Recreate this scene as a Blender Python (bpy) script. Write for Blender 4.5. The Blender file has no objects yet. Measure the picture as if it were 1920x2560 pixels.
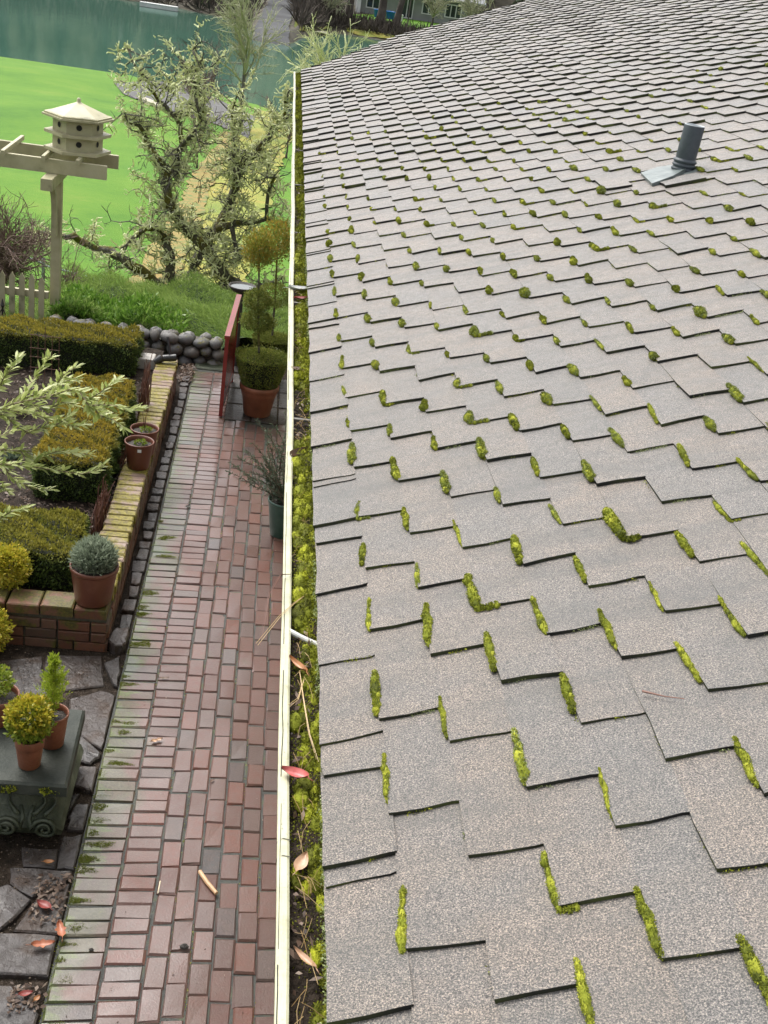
import bpy, math, random
import numpy as np
from mathutils import Vector, Matrix

random.seed(7)
rng = np.random.default_rng(11)
SC = bpy.context.scene
COL = SC.collection
PI = math.pi

# ------------------------------------------------------------------ camera
cam_d = bpy.data.cameras.new("camera")
cam = bpy.data.objects.new("camera", cam_d)
COL.objects.link(cam)
cam.matrix_world = Matrix(((0.9876, -0.0977, -0.1230, 0.0),
                           (-0.0671, 0.4462, -0.8925, 0.0),
                           (0.1421, 0.8897, 0.4341, 4.1),
                           (0, 0, 0, 1)))
cam_d.sensor_fit = 'VERTICAL'
cam_d.sensor_height = 36.0
cam_d.lens = 2900.0 / 2560.0 * 36.0
cam_d.clip_start = 0.05
cam_d.clip_end = 900.0
SC.camera = cam

# ------------------------------------------------------------------ overcast daylight
SUN_EL, SUN_AZ = math.radians(58), math.radians(-35)
world = bpy.data.worlds.new("World")
SC.world = world
world.use_nodes = True
wt = world.node_tree
sky = wt.nodes.new('ShaderNodeTexSky')
sky.sky_type = 'NISHITA'
sky.sun_disc = False
sky.sun_elevation = SUN_EL
sky.sun_rotation = SUN_AZ
sky.dust_density = 6.0
sky.air_density = 1.0
sky.ozone_density = 1.0
hs = wt.nodes.new('ShaderNodeHueSaturation')
hs.inputs['Saturation'].default_value = 0.22
wt.links.new(sky.outputs['Color'], hs.inputs['Color'])
wt.links.new(hs.outputs['Color'], wt.nodes['Background'].inputs['Color'])
wt.nodes['Background'].inputs['Strength'].default_value = 0.15
sun_d = bpy.data.lights.new("sun", 'SUN')
sun_d.energy = 0.8
sun_d.angle = math.radians(35)
sun_d.color = (1.0, 0.96, 0.9)
sun = bpy.data.objects.new("sun", sun_d)
COL.objects.link(sun)
sdir = Vector((math.sin(SUN_AZ) * math.cos(SUN_EL), math.cos(SUN_AZ) * math.cos(SUN_EL), math.sin(SUN_EL)))
sun.rotation_euler = sdir.to_track_quat('Z', 'Y').to_euler()
sun.location = (0, 0, 30)
SC.view_settings.view_transform = 'Standard'
SC.view_settings.look = 'None'
SC.view_settings.gamma = 1.0
SC.view_settings.use_curve_mapping = False
SC.view_settings.exposure = 1.1

# ------------------------------------------------------------------ object helpers
WORG = {}

def link(o, parent=None):
    COL.objects.link(o)
    if parent is not None:
        o.parent = parent
    return o

def tag(o, label=None, cat=None, group=None, kind=None):
    if label: o['label'] = label
    if cat: o['category'] = cat
    if group: o['group'] = group
    if kind: o['kind'] = kind
    return o

def thing(name, loc, label, cat, group=None):
    o = bpy.data.objects.new(name, None)
    o.empty_display_size = 0.1
    o.location = loc
    COL.objects.link(o)
    WORG[o] = np.array(loc, float)
    return tag(o, label, cat, group)

def put(name, me, parent=None, origin=None):
    """link a mesh whose coordinates were made relative to origin"""
    o = bpy.data.objects.new(name, me)
    link(o, parent)
    org = np.array(origin if origin is not None else (WORG[parent] if parent else (0, 0, 0)), float)
    WORG[o] = org
    o.location = tuple(org - (WORG[parent] if parent else 0))
    return o

class MB:
    def __init__(s):
        s.v, s.f, s.m = [], [], []
    def add(s, vs, fs, m=0):
        b = len(s.v)
        s.v += [tuple(p) for p in vs]
        s.f += [tuple(i + b for i in f) for f in fs]
        s.m += [m] * len(fs)
        return s
    def box(s, x0, x1, y0, y1, z0, z1, m=0, rz=0.0, bev=0.0):
        cx, cy = (x0 + x1) / 2, (y0 + y1) / 2
        if bev <= 0:
            vs = [(x, y, z) for z in (z0, z1) for y in (y0, y1) for x in (x0, x1)]
            fs = [(0, 2, 3, 1), (4, 5, 7, 6), (0, 1, 5, 4), (2, 6, 7, 3), (0, 4, 6, 2), (1, 3, 7, 5)]
        else:
            b = bev
            rect = lambda i, z: [(x0 + i, y0 + i, z), (x1 - i, y0 + i, z), (x1 - i, y1 - i, z), (x0 + i, y1 - i, z)]
            vs = rect(0, z0) + rect(0, z1 - b) + rect(b, z1)
            fs = [(3, 2, 1, 0), (8, 9, 10, 11)]
            for k in (0, 4):
                for i in range(4):
                    j = (i + 1) % 4
                    fs.append((k + i, k + j, k + 4 + j, k + 4 + i))
        if rz:
            c, sn = math.cos(rz), math.sin(rz)
            vs = [(cx + (x - cx) * c - (y - cy) * sn, cy + (x - cx) * sn + (y - cy) * c, z) for x, y, z in vs]
        return s.add(vs, fs, m)
    def tube(s, pts, rads, n=6, m=0, cap=True):
        pts = [Vector(p) for p in pts]
        if not hasattr(rads, '__len__'):
            rads = [rads] * len(pts)
        elif len(rads) == 2 and len(pts) != 2:
            rads = [rads[0] + (rads[1] - rads[0]) * i / (len(pts) - 1) for i in range(len(pts))]
        vs, fs = [], []
        up = Vector((0.31, 0.17, 0.93))
        for i, p in enumerate(pts):
            d = (pts[min(i + 1, len(pts) - 1)] - pts[max(i - 1, 0)])
            if d.length < 1e-9: d = Vector((0, 0, 1))
            d.normalize()
            a = d.cross(up)
            if a.length < 0.05: a = d.cross(Vector((1, 0, 0)))
            a.normalize()
            b = d.cross(a)
            for k in range(n):
                t = 2 * PI * k / n
                vs.append(p + (a * math.cos(t) + b * math.sin(t)) * rads[i])
        for i in range(len(pts) - 1):
            for k in range(n):
                k2 = (k + 1) % n
                fs.append((i * n + k, i * n + k2, (i + 1) * n + k2, (i + 1) * n + k))
        if cap:
            fs.append(tuple(range(n))[::-1])
            fs.append(tuple((len(pts) - 1) * n + k for k in range(n)))
        return s.add(vs, fs, m)
    def lathe(s, c, prof, n=24, m=0, flute=0.0):
        """prof: (radius, z) from bottom outside to the end"""
        vs, fs = [], []
        for r, z in prof:
            for k in range(n):
                t = 2 * PI * k / n
                rr = r * (1 - (flute if k % 2 else 0))
                vs.append((c[0] + rr * math.cos(t), c[1] + rr * math.sin(t), c[2] + z))
        for i in range(len(prof) - 1):
            for k in range(n):
                k2 = (k + 1) % n
                fs.append((i * n + k, i * n + k2, (i + 1) * n + k2, (i + 1) * n + k))
        return s.add(vs, fs, m)
    def prism(s, poly, z0, z1, m=0, inset=0.0, jit=0.0):
        """polygon slab with a small chamfer on the top edge"""
        n = len(poly)
        cx = sum(p[0] for p in poly) / n
        cy = sum(p[1] for p in poly) / n
        a = sum(poly[i][0] * poly[(i + 1) % n][1] - poly[(i + 1) % n][0] * poly[i][1] for i in range(n))
        if a < 0: poly = poly[::-1]
        ins = []
        for x, y in poly:
            d = math.hypot(x - cx, y - cy) or 1
            k = max(0, 1 - inset / d)
            ins.append((cx + (x - cx) * k, cy + (y - cy) * k))
        jz = [random.uniform(-jit, jit) for _ in poly]
        vs = [(x, y, z0) for x, y in poly] + [(x, y, z1 - inset * .8 + jz[i]) for i, (x, y) in enumerate(poly)] + [(x, y, z1 + jz[i]) for i, (x, y) in enumerate(ins)] + [(cx, cy, z1)]
        fs = []
        for k in (0, n):
            for i in range(n):
                j = (i + 1) % n
                fs.append((k + i, k + j, k + n + j, k + n + i))
        for i in range(n):
            fs.append((2 * n + i, 2 * n + (i + 1) % n, 3 * n))
        return s.add(vs, fs, m)
    def mesh(s, name, mats, org=(0, 0, 0), smooth=False):
        me = bpy.data.meshes.new(name)
        me.from_pydata([(x - org[0], y - org[1], z - org[2]) for x, y, z in s.v], [], s.f)
        for m in mats: me.materials.append(m)
        if any(s.m): me.polygons.foreach_set('material_index', s.m)
        if smooth: me.polygons.foreach_set('use_smooth', [True] * len(s.f))
        me.update()
        return me
    def build(s, name, mats, parent=None, origin=None, smooth=False):
        if not isinstance(mats, (list, tuple)): mats = [mats]
        org = origin if origin is not None else (WORG[parent] if parent else (0, 0, 0))
        return put(name, s.mesh(name, mats, org, smooth), parent, org)

def np_mesh(name, V, F, mats, parent=None, origin=None, smooth=False, mi=None):
    if not isinstance(mats, (list, tuple)): mats = [mats]
    org = np.array(origin if origin is not None else (WORG[parent] if parent else (0, 0, 0)), float)
    me = bpy.data.meshes.new(name)
    V = np.asarray(V, float) - org
    F = np.asarray(F, np.int32)
    k = F.shape[1]
    me.vertices.add(len(V)); me.vertices.foreach_set('co', V.astype(np.float32).ravel())
    me.loops.add(F.size); me.loops.foreach_set('vertex_index', F.ravel())
    me.polygons.add(len(F)); me.polygons.foreach_set('loop_start', np.arange(len(F), dtype=np.int32) * k)
    for m in mats: me.materials.append(m)
    if mi is not None: me.polygons.foreach_set('material_index', np.asarray(mi, np.int32))
    if smooth: me.polygons.foreach_set('use_smooth', np.ones(len(F), bool))
    me.update(calc_edges=True)
    return put(name, me, parent, org)

def unit(a):
    return a / np.maximum(np.linalg.norm(a, axis=1, keepdims=True), 1e-9)

def rdirs(n, up=0.0):
    d = rng.normal(size=(n, 3)); d[:, 2] += up
    return unit(d)

def leaves(P, D, L, W, fold=0.0, hint=None):
    """rhombic leaves: base at P, along D, own random roll"""
    n = len(P)
    L = np.broadcast_to(np.asarray(L, float), (n,))[:, None]
    W = np.broadcast_to(np.asarray(W, float), (n,))[:, None]
    h = rdirs(n) if hint is None else unit(hint + rng.normal(size=(n, 3)) * .35)
    S = unit(np.cross(D, h)); U = np.cross(S, D)
    mid = P + D * L * .48
    V = np.stack([P, mid + S * W * .5 + U * W * fold, P + D * L, mid - S * W * .5 + U * W * fold], 1).reshape(-1, 3)
    F = np.arange(n * 4).reshape(n, 4)
    return V, F

# ------------------------------------------------------------------ materials
class Gr:
    def __init__(s, name):
        s.m = bpy.data.materials.new(name); s.m.use_nodes = True
        s.t = s.m.node_tree; s.b = s.t.nodes['Principled BSDF']
        s._p = None
    def n(s, ty): return s.t.nodes.new(ty)
    def set(s, sock, v):
        if isinstance(v, bpy.types.NodeSocket): s.t.links.new(v, sock)
        else:
            if hasattr(v, '__len__') and len(v) == 3 and sock.type == 'RGBA': v = (*v, 1)
            sock.default_value = v
    def pos(s):
        if s._p is None: s._p = s.n('ShaderNodeNewGeometry')
        return s._p.outputs['Position']
    def isl(s):
        s.pos(); return s._p.outputs['Random Per Island']
    def objr(s): return s.n('ShaderNodeObjectInfo').outputs['Random']
    def sep(s, v=None):
        x = s.n('ShaderNodeSeparateXYZ'); s.set(x.inputs[0], v or s.pos()); return x.outputs
    def stretch(s, sc):
        x = s.n('ShaderNodeMapping'); s.set(x.inputs['Vector'], s.pos()); x.inputs['Scale'].default_value = sc; return x.outputs[0]
    def noise(s, sc, det=3, rough=.55, vec=None, dist=0):
        x = s.n('ShaderNodeTexNoise'); s.set(x.inputs['Vector'], vec or s.pos())
        x.inputs['Scale'].default_value = sc; x.inputs['Detail'].default_value = det
        x.inputs['Roughness'].default_value = rough; x.inputs['Distortion'].default_value = dist
        return x.outputs['Fac']
    def voro(s, sc, vec=None, feat='F1', out='Distance'):
        x = s.n('ShaderNodeTexVoronoi'); s.set(x.inputs['Vector'], vec or s.pos()); x.feature = feat
        x.inputs['Scale'].default_value = sc; return x.outputs[out]
    def ramp(s, f, stops):
        x = s.n('ShaderNodeValToRGB'); s.set(x.inputs[0], f); e = x.color_ramp.elements
        while len(e) < len(stops): e.new(.5)
        for i, (p, c) in enumerate(stops):
            e[i].position = p
            e[i].color = (*c, 1) if hasattr(c, '__len__') else (c, c, c, 1)
        return x.outputs[0]
    def mix(s, f, a, b, mode='MIX'):
        x = s.n('ShaderNodeMix'); x.data_type = 'RGBA'; x.blend_type = mode
        s.set(x.inputs[0], f); s.set(x.inputs[6], a); s.set(x.inputs[7], b); return x.outputs[2]
    def ma(s, op, a, b=0.0, clamp=False):
        x = s.n('ShaderNodeMath'); x.operation = op; x.use_clamp = clamp
        s.set(x.inputs[0], a); s.set(x.inputs[1], b); return x.outputs[0]
    def mapr(s, v, a, b, c=0.0, d=1.0):
        x = s.n('ShaderNodeMapRange'); s.set(x.inputs[0], v)
        for i, q in enumerate((a, b, c, d)): x.inputs[i + 1].default_value = q
        return x.outputs[0]
    def bump(s, h, st=.4, dist=.01):
        x = s.n('ShaderNodeBump'); x.inputs['Strength'].default_value = st; x.inputs['Distance'].default_value = dist
        s.set(x.inputs['Height'], h); s.set(s.b.inputs['Normal'], x.outputs[0])
    def out(s, col, rough=.6, spec=.5, coat=0, coatr=.1):
        s.set(s.b.inputs['Base Color'], col); s.set(s.b.inputs['Roughness'], rough)
        s.set(s.b.inputs['Specular IOR Level'], spec)
        if coat: s.set(s.b.inputs['Coat Weight'], coat); s.b.inputs['Coat Roughness'].default_value = coatr
        return s.m
    def rnd(s):
        return s.ma('FRACT', s.ma('ADD', s.isl(), s.objr()))

def simple(name, stops, sc=8, rough=.6, bump=0, bsc=60, rw=0.0, spec=.5, det=4, bd=.01):
    g = Gr(name)
    f = g.noise(sc, det)
    if rw:
        f = g.ma('ADD', g.ma('MULTIPLY', f, 1 - rw), g.ma('MULTIPLY', g.rnd(), rw))
    c = g.ramp(f, stops)
    if bump: g.bump(g.noise(bsc, 4), bump, bd)
    return g.out(c, rough, spec)

def shingle_mat():
    g = Gr('shingle_granules')
    r = g.rnd()
    tone = g.ramp(g.ma('ADD', g.ma('MULTIPLY', r, .45), g.ma('MULTIPLY', g.noise(2.0, 3), .6)),
                  [(.3, (.140, .140, .140)), (.48, (.156, .147, .139)), (.62, (.164, .151, .140)), (.78, (.150, .145, .141)), (.95, (.178, .156, .137))])
    # colour blend drops printed across each tab
    bl = g.noise(1.0, 2, .5, g.stretch((6, 9, 6)))
    tone = g.mix(g.ramp(bl, [(.50, 0), (.60, .4)]), tone, (.134, .135, .138))
    sp = g.noise(310, 3, .85)
    spk = g.ramp(sp, [(.34, (.08, .08, .085)), (.44, (.55, .54, .53)), (.53, (1.2, 1.14, 1.08)), (.63, (3.2, 2.8, 2.4))])
    c = g.mix(1.0, tone, spk, 'MULTIPLY')
    big = g.noise(9, 4)
    c = g.mix(g.ramp(big, [(.35, .25), (.7, 0.0)]), c, (.10, .105, .10))
    stk = g.noise(1.0, 4, .6, g.stretch((1.2, 9, 1.2)))
    c = g.mix(g.ramp(stk, [(.48, 0), (.72, .5)]), c, (.085, .088, .085))
    c = g.mix(g.ramp(g.noise(35, 4, .7), [(.62, 0), (.74, .55)]), c, (.075, .08, .078))
    c = g.mix(g.ramp(g.noise(22, 4, .7), [(.66, 0), (.76, .5)]), c, (.28, .27, .26))
    g.bump(sp, .7, .005)
    return g.out(c, g.mapr(g.noise(30, 2), .3, .7, .36, .52), .5)

def shingle_edge_mat():
    g = Gr('shingle_edge')
    c = g.ramp(g.noise(7, 4), [(.40, (.018, .018, .016)), (.56, (.04, .045, .02)), (.70, (.09, .11, .03))])
    g.bump(g.noise(150, 3), .5, .006)
    return g.out(c, .85, .3)

def moss_mat(name, lo, mid, hi, sc=14):
    g = Gr(name)
    f = g.ma('ADD', g.ma('MULTIPLY', g.noise(sc, 3), .65), g.ma('MULTIPLY', g.rnd(), .4))
    c = g.ramp(f, [(.25, lo), (.5, mid), (.75, hi)])
    g.bump(g.noise(220, 3, .7), .8, .006)
    return g.out(c, .85, .25)

def paver_mat():
    g = Gr('wet_paver_brick')
    r = g.rnd()
    c = g.ramp(r, [(0, (.082, .032, .025)), (.2, (.104, .045, .034)), (.4, (.066, .034, .029)), (.58, (.120, .048, .033)), (.72, (.066, .046, .041)), (.86, (.122, .039, .025)), (.95, (.082, .040, .032)), (1, (.043, .041, .043))])
    c = g.mix(g.ramp(g.noise(28, 5, .65), [(.35, 0), (.7, .55)]), c, (.085, .06, .048))
    c = g.mix(g.ramp(g.noise(120, 3, .7), [(.54, 0), (.70, .4)]), c, (.16, .105, .085))
    c = g.mix(g.ramp(g.noise(6, 3, .6), [(.5, 0), (.7, .3)]), c, (.125, .08, .066))
    x = g.sep()
    # algae and moss: thick on the outer header course, a little elsewhere
    mk = g.mapr(x[0], -.62, -.30, .34, -.08)
    a1 = g.ramp(g.ma('ADD', g.noise(3.2, 3, .6, g.stretch((1, .8, 1))), mk), [(.58, 0), (.74, .75)])
    c = g.mix(a1, c, g.ramp(g.noise(70, 3, .7), [(.3, (.04, .042, .02)), (.7, (.09, .09, .048))]))
    a2 = g.ramp(g.ma('ADD', g.noise(7, 4, .6, g.stretch((1, 2.2, 1))), mk), [(.74, 0), (.84, .9)])
    c = g.mix(a2, c, g.ramp(g.noise(90, 3), [(.3, (.04, .055, .010)), (.7, (.10, .125, .024))]))
    a3 = g.ramp(g.ma('ADD', g.noise(4.1, 3), g.mapr(x[0], -.62, -.30, .2, -.1)), [(.72, 0), (.82, .35)])
    c = g.mix(a3, c, (.09, .125, .10))
    g.bump(g.noise(95, 4, .65), .35, .006)
    wet = g.noise(2.2, 3)
    return g.out(c, g.mapr(wet, .3, .7, .28, .5), .35, g.mapr(wet, .3, .7, .7, .15), .10)

def wall_brick_mat():
    g = Gr('old_wall_brick')
    r = g.rnd()
    c = g.ramp(r, [(0, (.085, .034, .022)), (.35, (.145, .055, .03)), (.6, (.075, .045, .033)), (.85, (.17, .07, .038)), (1, (.10, .065, .05))])
    c = g.mix(g.ramp(g.noise(40, 4, .7), [(.4, 0), (.75, .6)]), c, (.06, .045, .032))
    z = g.sep()
    m = g.ramp(g.ma('ADD', g.noise(11, 4, .65), g.mapr(z[2], .1, .285, -.06, .12)), [(.50, 0), (.63, .9)])
    c = g.mix(m, c, g.ramp(g.noise(60, 3), [(.3, (.035, .036, .010)), (.7, (.115, .105, .016))]))
    g.bump(g.noise(110, 4), .5, .006)
    return g.out(c, g.mapr(g.noise(6), .3, .7, .4, .75), .4)

def cap_brick_mat():
    g = Gr('mossy_cap_brick')
    r = g.rnd()
    c = g.ramp(r, [(0, (.22, .145, .115)), (.4, (.28, .205, .165)), (.7, (.19, .115, .085)), (1, (.31, .24, .20))])
    c = g.mix(g.ramp(g.noise(60, 4, .7), [(.4, 0), (.75, .5)]), c, (.15, .12, .1))
    m = g.ramp(g.noise(5.5, 4, .65), [(.40, 0), (.52, .95)])
    c = g.mix(m, c, g.ramp(g.noise(50, 3), [(.25, (.06, .05, .01)), (.55, (.19, .16, .015)), (.8, (.29, .24, .03))]))
    g.bump(g.noise(110, 4), .5, .006)
    return g.out(c, .6, .4)

def thin(g, k=.38):
    """thin leaf: part of the light passes through"""
    col = g.b.inputs['Base Color'].links[0].from_socket
    tr = g.n('ShaderNodeBsdfTranslucent'); g.set(tr.inputs['Color'], col)
    mx = g.n('ShaderNodeMixShader'); mx.inputs[0].default_value = k
    g.t.links.new(g.b.outputs[0], mx.inputs[1]); g.t.links.new(tr.outputs[0], mx.inputs[2])
    g.t.links.new(mx.outputs[0], g.t.nodes['Material Output'].inputs['Surface'])
    return g.m

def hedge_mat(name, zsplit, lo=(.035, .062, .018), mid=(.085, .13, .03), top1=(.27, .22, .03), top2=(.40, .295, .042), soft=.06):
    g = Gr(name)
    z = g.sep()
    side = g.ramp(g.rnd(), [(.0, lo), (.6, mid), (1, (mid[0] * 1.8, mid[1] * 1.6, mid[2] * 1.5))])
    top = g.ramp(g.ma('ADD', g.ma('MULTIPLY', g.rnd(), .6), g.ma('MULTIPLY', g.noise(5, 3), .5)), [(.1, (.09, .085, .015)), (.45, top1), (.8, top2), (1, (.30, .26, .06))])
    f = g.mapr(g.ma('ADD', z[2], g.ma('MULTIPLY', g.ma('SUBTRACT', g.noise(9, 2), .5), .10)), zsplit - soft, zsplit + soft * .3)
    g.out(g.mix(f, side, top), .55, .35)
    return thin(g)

def leaf_mat(name, stops, rough=.5, sc=6, rw=.7, trans=.0):
    g = Gr(name)
    f = g.ma('ADD', g.ma('MULTIPLY', g.noise(sc, 2), 1 - rw), g.ma('MULTIPLY', g.rnd(), rw))
    g.out(g.ramp(f, stops), rough, .35)
    return thin(g)

def flag_mat():
    g = Gr('wet_flagstone')
    r = g.rnd()
    c = g.ramp(r, [(0, (.026, .023, .022)), (.4, (.042, .036, .033)), (.7, (.036, .024, .018)), (1, (.054, .049, .048))])
    n = g.noise(14, 5, .65, None, 1.2)
    c = g.mix(g.ramp(n, [(.42, 0), (.7, .6)]), c, (.10, .09, .09))
    c = g.mix(g.ramp(g.noise(5, 3), [(.5, 0), (.65, .7)]), c, (.04, .021, .011))
    g.bump(g.ma('ADD', n, g.ma('MULTIPLY', g.noise(60, 3), .25)), .6, .025)
    return g.out(c, g.mapr(n, .3, .7, .25, .6), .35, .12, .1)

def lake_mat():
    g = Gr('lake_water')
    n = g.noise(.5, 3, .5, g.stretch((1.0, .35, 1)))
    g.bump(n, .06, .25)
    c = g.ramp(g.noise(.05, 2), [(.3, (.038, .10, .072)), (.7, (.062, .135, .10))])
    g.out(c, .09, .5); g.b.inputs['IOR'].default_value = 1.33
    return g.m

def grass_mat():
    g = Gr('lawn_grass')
    n = g.ma('ADD', g.ma('MULTIPLY', g.noise(.35, 4, .6), .6), g.ma('MULTIPLY', g.noise(11, 6, .8, g.stretch((.45, 1.2, 1))), .5))
    c = g.ramp(n, [(.3, (.033, .105, .006)), (.46, (.060, .160, .009)), (.6, (.092, .200, .013)), (.75, (.145, .21, .028))])
    g.bump(g.noise(60, 3, .7, g.stretch((1, .5, 1))), .6, .03)
    return g.out(c, .8, .2)

M = {}
M['shingle'] = shingle_mat()
M['shingle_edge'] = shingle_edge_mat()
M['moss'] = moss_mat('roof_moss', (.05, .06, .010), (.19, .22, .018), (.41, .42, .045))
M['moss_pale'] = moss_mat('crusty_lichen', (.12, .15, .05), (.26, .31, .11), (.45, .5, .25), 60)
M['gmoss'] = moss_mat('gutter_moss', (.045, .046, .008), (.16, .18, .012), (.35, .37, .022), 9)
M['paver'] = paver_mat()
M['wall_brick'] = wall_brick_mat()
M['cap_brick'] = cap_brick_mat()
M['flag'] = flag_mat()
M['lake'] = lake_mat()
M['grass'] = grass_mat()
M['mortar'] = simple('joint_sand', [(.3, (.022, .024, .021)), (.55, (.045, .048, .042)), (.75, (.06, .072, .026))], 14, .7, .6, 120)
M['wallmortar'] = simple('old_mortar', [(.3, (.04, .038, .03)), (.6, (.09, .08, .055)), (.75, (.10, .10, .03))], 16, .8, .6, 90)
M['soil'] = simple('wet_soil', [(.3, (.016, .012, .008)), (.55, (.038, .027, .019)), (.75, (.075, .058, .045))], 18, .85, 1.0, 70, bd=.03, spec=.2)
M['gravel'] = simple('pea_gravel', [(.3, (.03, .020, .014)), (.6, (.075, .052, .038)), (.8, (.19, .14, .10))], 60, .45, .8, 120, rw=.6)
M['cream'] = simple('cream_paint', [(.3, (.50, .47, .30)), (.6, (.60, .57, .39)), (.8, (.64, .62, .46))], 3, .42, .15, 40)
M['cream_old'] = simple('weathered_cream_paint', [(.28, (.18, .175, .095)), (.38, (.34, .315, .19)), (.55, (.40, .37, .23)), (.8, (.45, .42, .28))], 6, .5, .2, 60)
def gutter_mat():
    g = Gr('gutter_paint')
    z = g.sep()
    c = g.ramp(g.noise(14, 4, .7), [(.3, (.33, .32, .20)), (.5, (.44, .43, .295)), (.8, (.49, .48, .35))])
    c = g.mix(g.ramp(g.noise(120, 4, .8), [(.60, 0), (.70, .8)]), c, (.20, .19, .12))
    low = g.mapr(z[2], 2.44, 2.478, .55, .0)
    st = g.ramp(g.ma('ADD', g.noise(12, 4, .7, g.stretch((1, .3, 1))), low), [(.62, 0), (.85, .85)])
    c = g.mix(st, c, (.13, .14, .06))
    c = g.mix(g.ramp(g.noise(5, 5, .75, g.stretch((30, 1.2, 3))), [(.58, 0), (.72, .6)]), c, (.24, .23, .14))
    c = g.mix(g.ramp(g.noise(45, 3, .7, g.stretch((3, .6, 1))), [(.66, 0), (.72, .9)]), c, (.09, .09, .06))
    g.bump(g.noise(60, 3), .15, .004)
    return g.out(c, .4, .5)
M['gutter'] = gutter_mat()
M['terracotta'] = simple('terracotta', [(.3, (.15, .052, .027)), (.5, (.21, .072, .037)), (.66, (.25, .095, .05)), (.8, (.34, .20, .14))], 9, .5, .25, 80)
M['terracotta2'] = simple('plastic_terracotta', [(.3, (.105, .036, .022)), (.6, (.145, .05, .03)), (.8, (.20, .085, .055))], 6, .38, .1, 60)
M['green_pot'] = simple('green_glaze', [(.3, (.03, .07, .055)), (.7, (.06, .115, .09))], 8, .35, .1, 60)
M['potsoil'] = simple('potting_soil', [(.3, (.012, .010, .008)), (.7, (.05, .038, .028))], 60, .7, 1.0, 150)
M['stonegrey'] = simple('pedestal_stone', [(.3, (.02, .026, .021)), (.55, (.042, .047, .039)), (.75, (.075, .08, .066))], 7, .65, .4, 70, spec=.3)
M['stonecarve'] = simple('mossy_carved_stone', [(.3, (.02, .027, .015)), (.55, (.05, .06, .036)), (.75, (.11, .12, .085))], 10, .55, .5, 60)
M['red'] = simple('red_paint', [(.3, (.16, .018, .015)), (.7, (.23, .028, .022))], 5, .22, .1, 50)
M['redtop'] = M['red']
M['iron'] = simple('black_iron', [(.3, (.012, .011, .01)), (.7, (.035, .028, .024))], 20, .5, .2, 80)
M['rust'] = simple('rusty_wire', [(.3, (.06, .03, .02)), (.7, (.15, .075, .045))], 30, .7)
M['bowl'] = simple('dark_bowl', [(.3, (.02, .017, .015)), (.7, (.05, .042, .036))], 12, .7, .2, 60)
g_ = Gr('still_water'); M['water'] = g_.out((.10, .11, .11), .03, .5)
M['lead'] = simple('lead_flashing', [(.3, (.08, .10, .10)), (.6, (.14, .165, .16)), (.8, (.21, .235, .23))], 12, .35, .3, 40)
M['abs'] = simple('grey_vent_pipe', [(.3, (.035, .045, .055)), (.6, (.055, .068, .082)), (.8, (.08, .095, .11))], 14, .5, .15, 70)
M['abs_in'] = simple('pipe_rim', [(.3, (.4, .44, .46)), (.7, (.5, .54, .56))], 10, .5)
M['pipe'] = simple('galvanised_pipe', [(.3, (.22, .27, .30)), (.7, (.34, .39, .42))], 10, .4)
M['white_metal'] = simple('white_strap', [(.3, (.5, .5, .47)), (.7, (.68, .68, .64))], 20, .4)
M['dark_metal'] = simple('dark_strap', [(.3, (.06, .055, .045)), (.7, (.16, .15, .13))], 20, .6)
M['siding'] = simple('cream_siding', [(.3, (.45, .43, .32)), (.7, (.52, .50, .38))], 3, .6, .1, 30)
def cobble_mat():
    g = Gr('round_cobble')
    c = g.ramp(g.rnd(), [(0, (.10, .10, .098)), (.3, (.19, .185, .18)), (.55, (.075, .075, .075)), (.8, (.20, .175, .15)), (1, (.13, .13, .133))])
    c = g.mix(g.ramp(g.noise(18, 4, .65), [(.42, 0), (.7, .5)]), c, (.09, .09, .085))
    m = g.ramp(g.noise(7, 4, .65), [(.52, 0), (.62, .9)])
    c = g.mix(m, c, g.ramp(g.noise(60, 3), [(.3, (.05, .05, .012)), (.7, (.17, .15, .02))]))
    g.bump(g.noise(40, 4), .5, .012)
    return g.out(c, .6, .4)
M['cobble'] = cobble_mat()
def bark_mat():
    g = Gr('oak_bark')
    c = g.ramp(g.noise(25, 4, .7), [(.3, (.045, .04, .033)), (.55, (.11, .10, .083)), (.75, (.22, .215, .165))])
    m = g.ramp(g.noise(2.6, 4, .6), [(.50, 0), (.60, .9)])
    c = g.mix(m, c, g.ramp(g.noise(40, 3), [(.3, (.05, .05, .01)), (.7, (.17, .15, .02))]))
    g.bump(g.noise(50, 4), .8, .02)
    return g.out(c, .85, .2)
M['bark'] = bark_mat()
M['twig'] = simple('oak_twig', [(.3, (.035, .030, .026)), (.6, (.075, .066, .058)), (.8, (.12, .115, .095))], 9, .8, rw=.5)
M['lichen'] = leaf_mat('beard_lichen', [(0, (.52, .55, .29)), (.5, (.70, .72, .45)), (1, (.80, .82, .58))], .85, 3, .75)
M['lichen_far'] = leaf_mat('lichened_branches', [(0, (.32, .33, .21)), (.5, (.48, .49, .33)), (1, (.60, .61, .43))], .85, 1, .7)
M['greybark'] = simple('grey_bark', [(.3, (.06, .055, .05)), (.7, (.13, .12, .11))], 4, .85, .4, 20)
M['darkbark'] = simple('dark_bark', [(.3, (.05, .04, .033)), (.7, (.10, .085, .07))], 2, .9)
M['brush'] = simple('bare_brown_twigs', [(.2, (.07, .042, .033)), (.5, (.14, .088, .07)), (.8, (.21, .145, .115))], 6, .85, rw=.6)
M['far_brush'] = simple('bank_brush', [(.25, (.035, .028, .022)), (.5, (.075, .06, .048)), (.8, (.12, .10, .075))], 1.2, .9, rw=.5)
M['conifer'] = simple('far_conifer', [(.2, (.03, .055, .035)), (.5, (.06, .09, .055)), (.8, (.10, .125, .08))], .6, .9, rw=.5)
M['far_green'] = simple('far_evergreen', [(.2, (.04, .06, .025)), (.8, (.09, .12, .05))], 1.5, .9, rw=.5)
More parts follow.
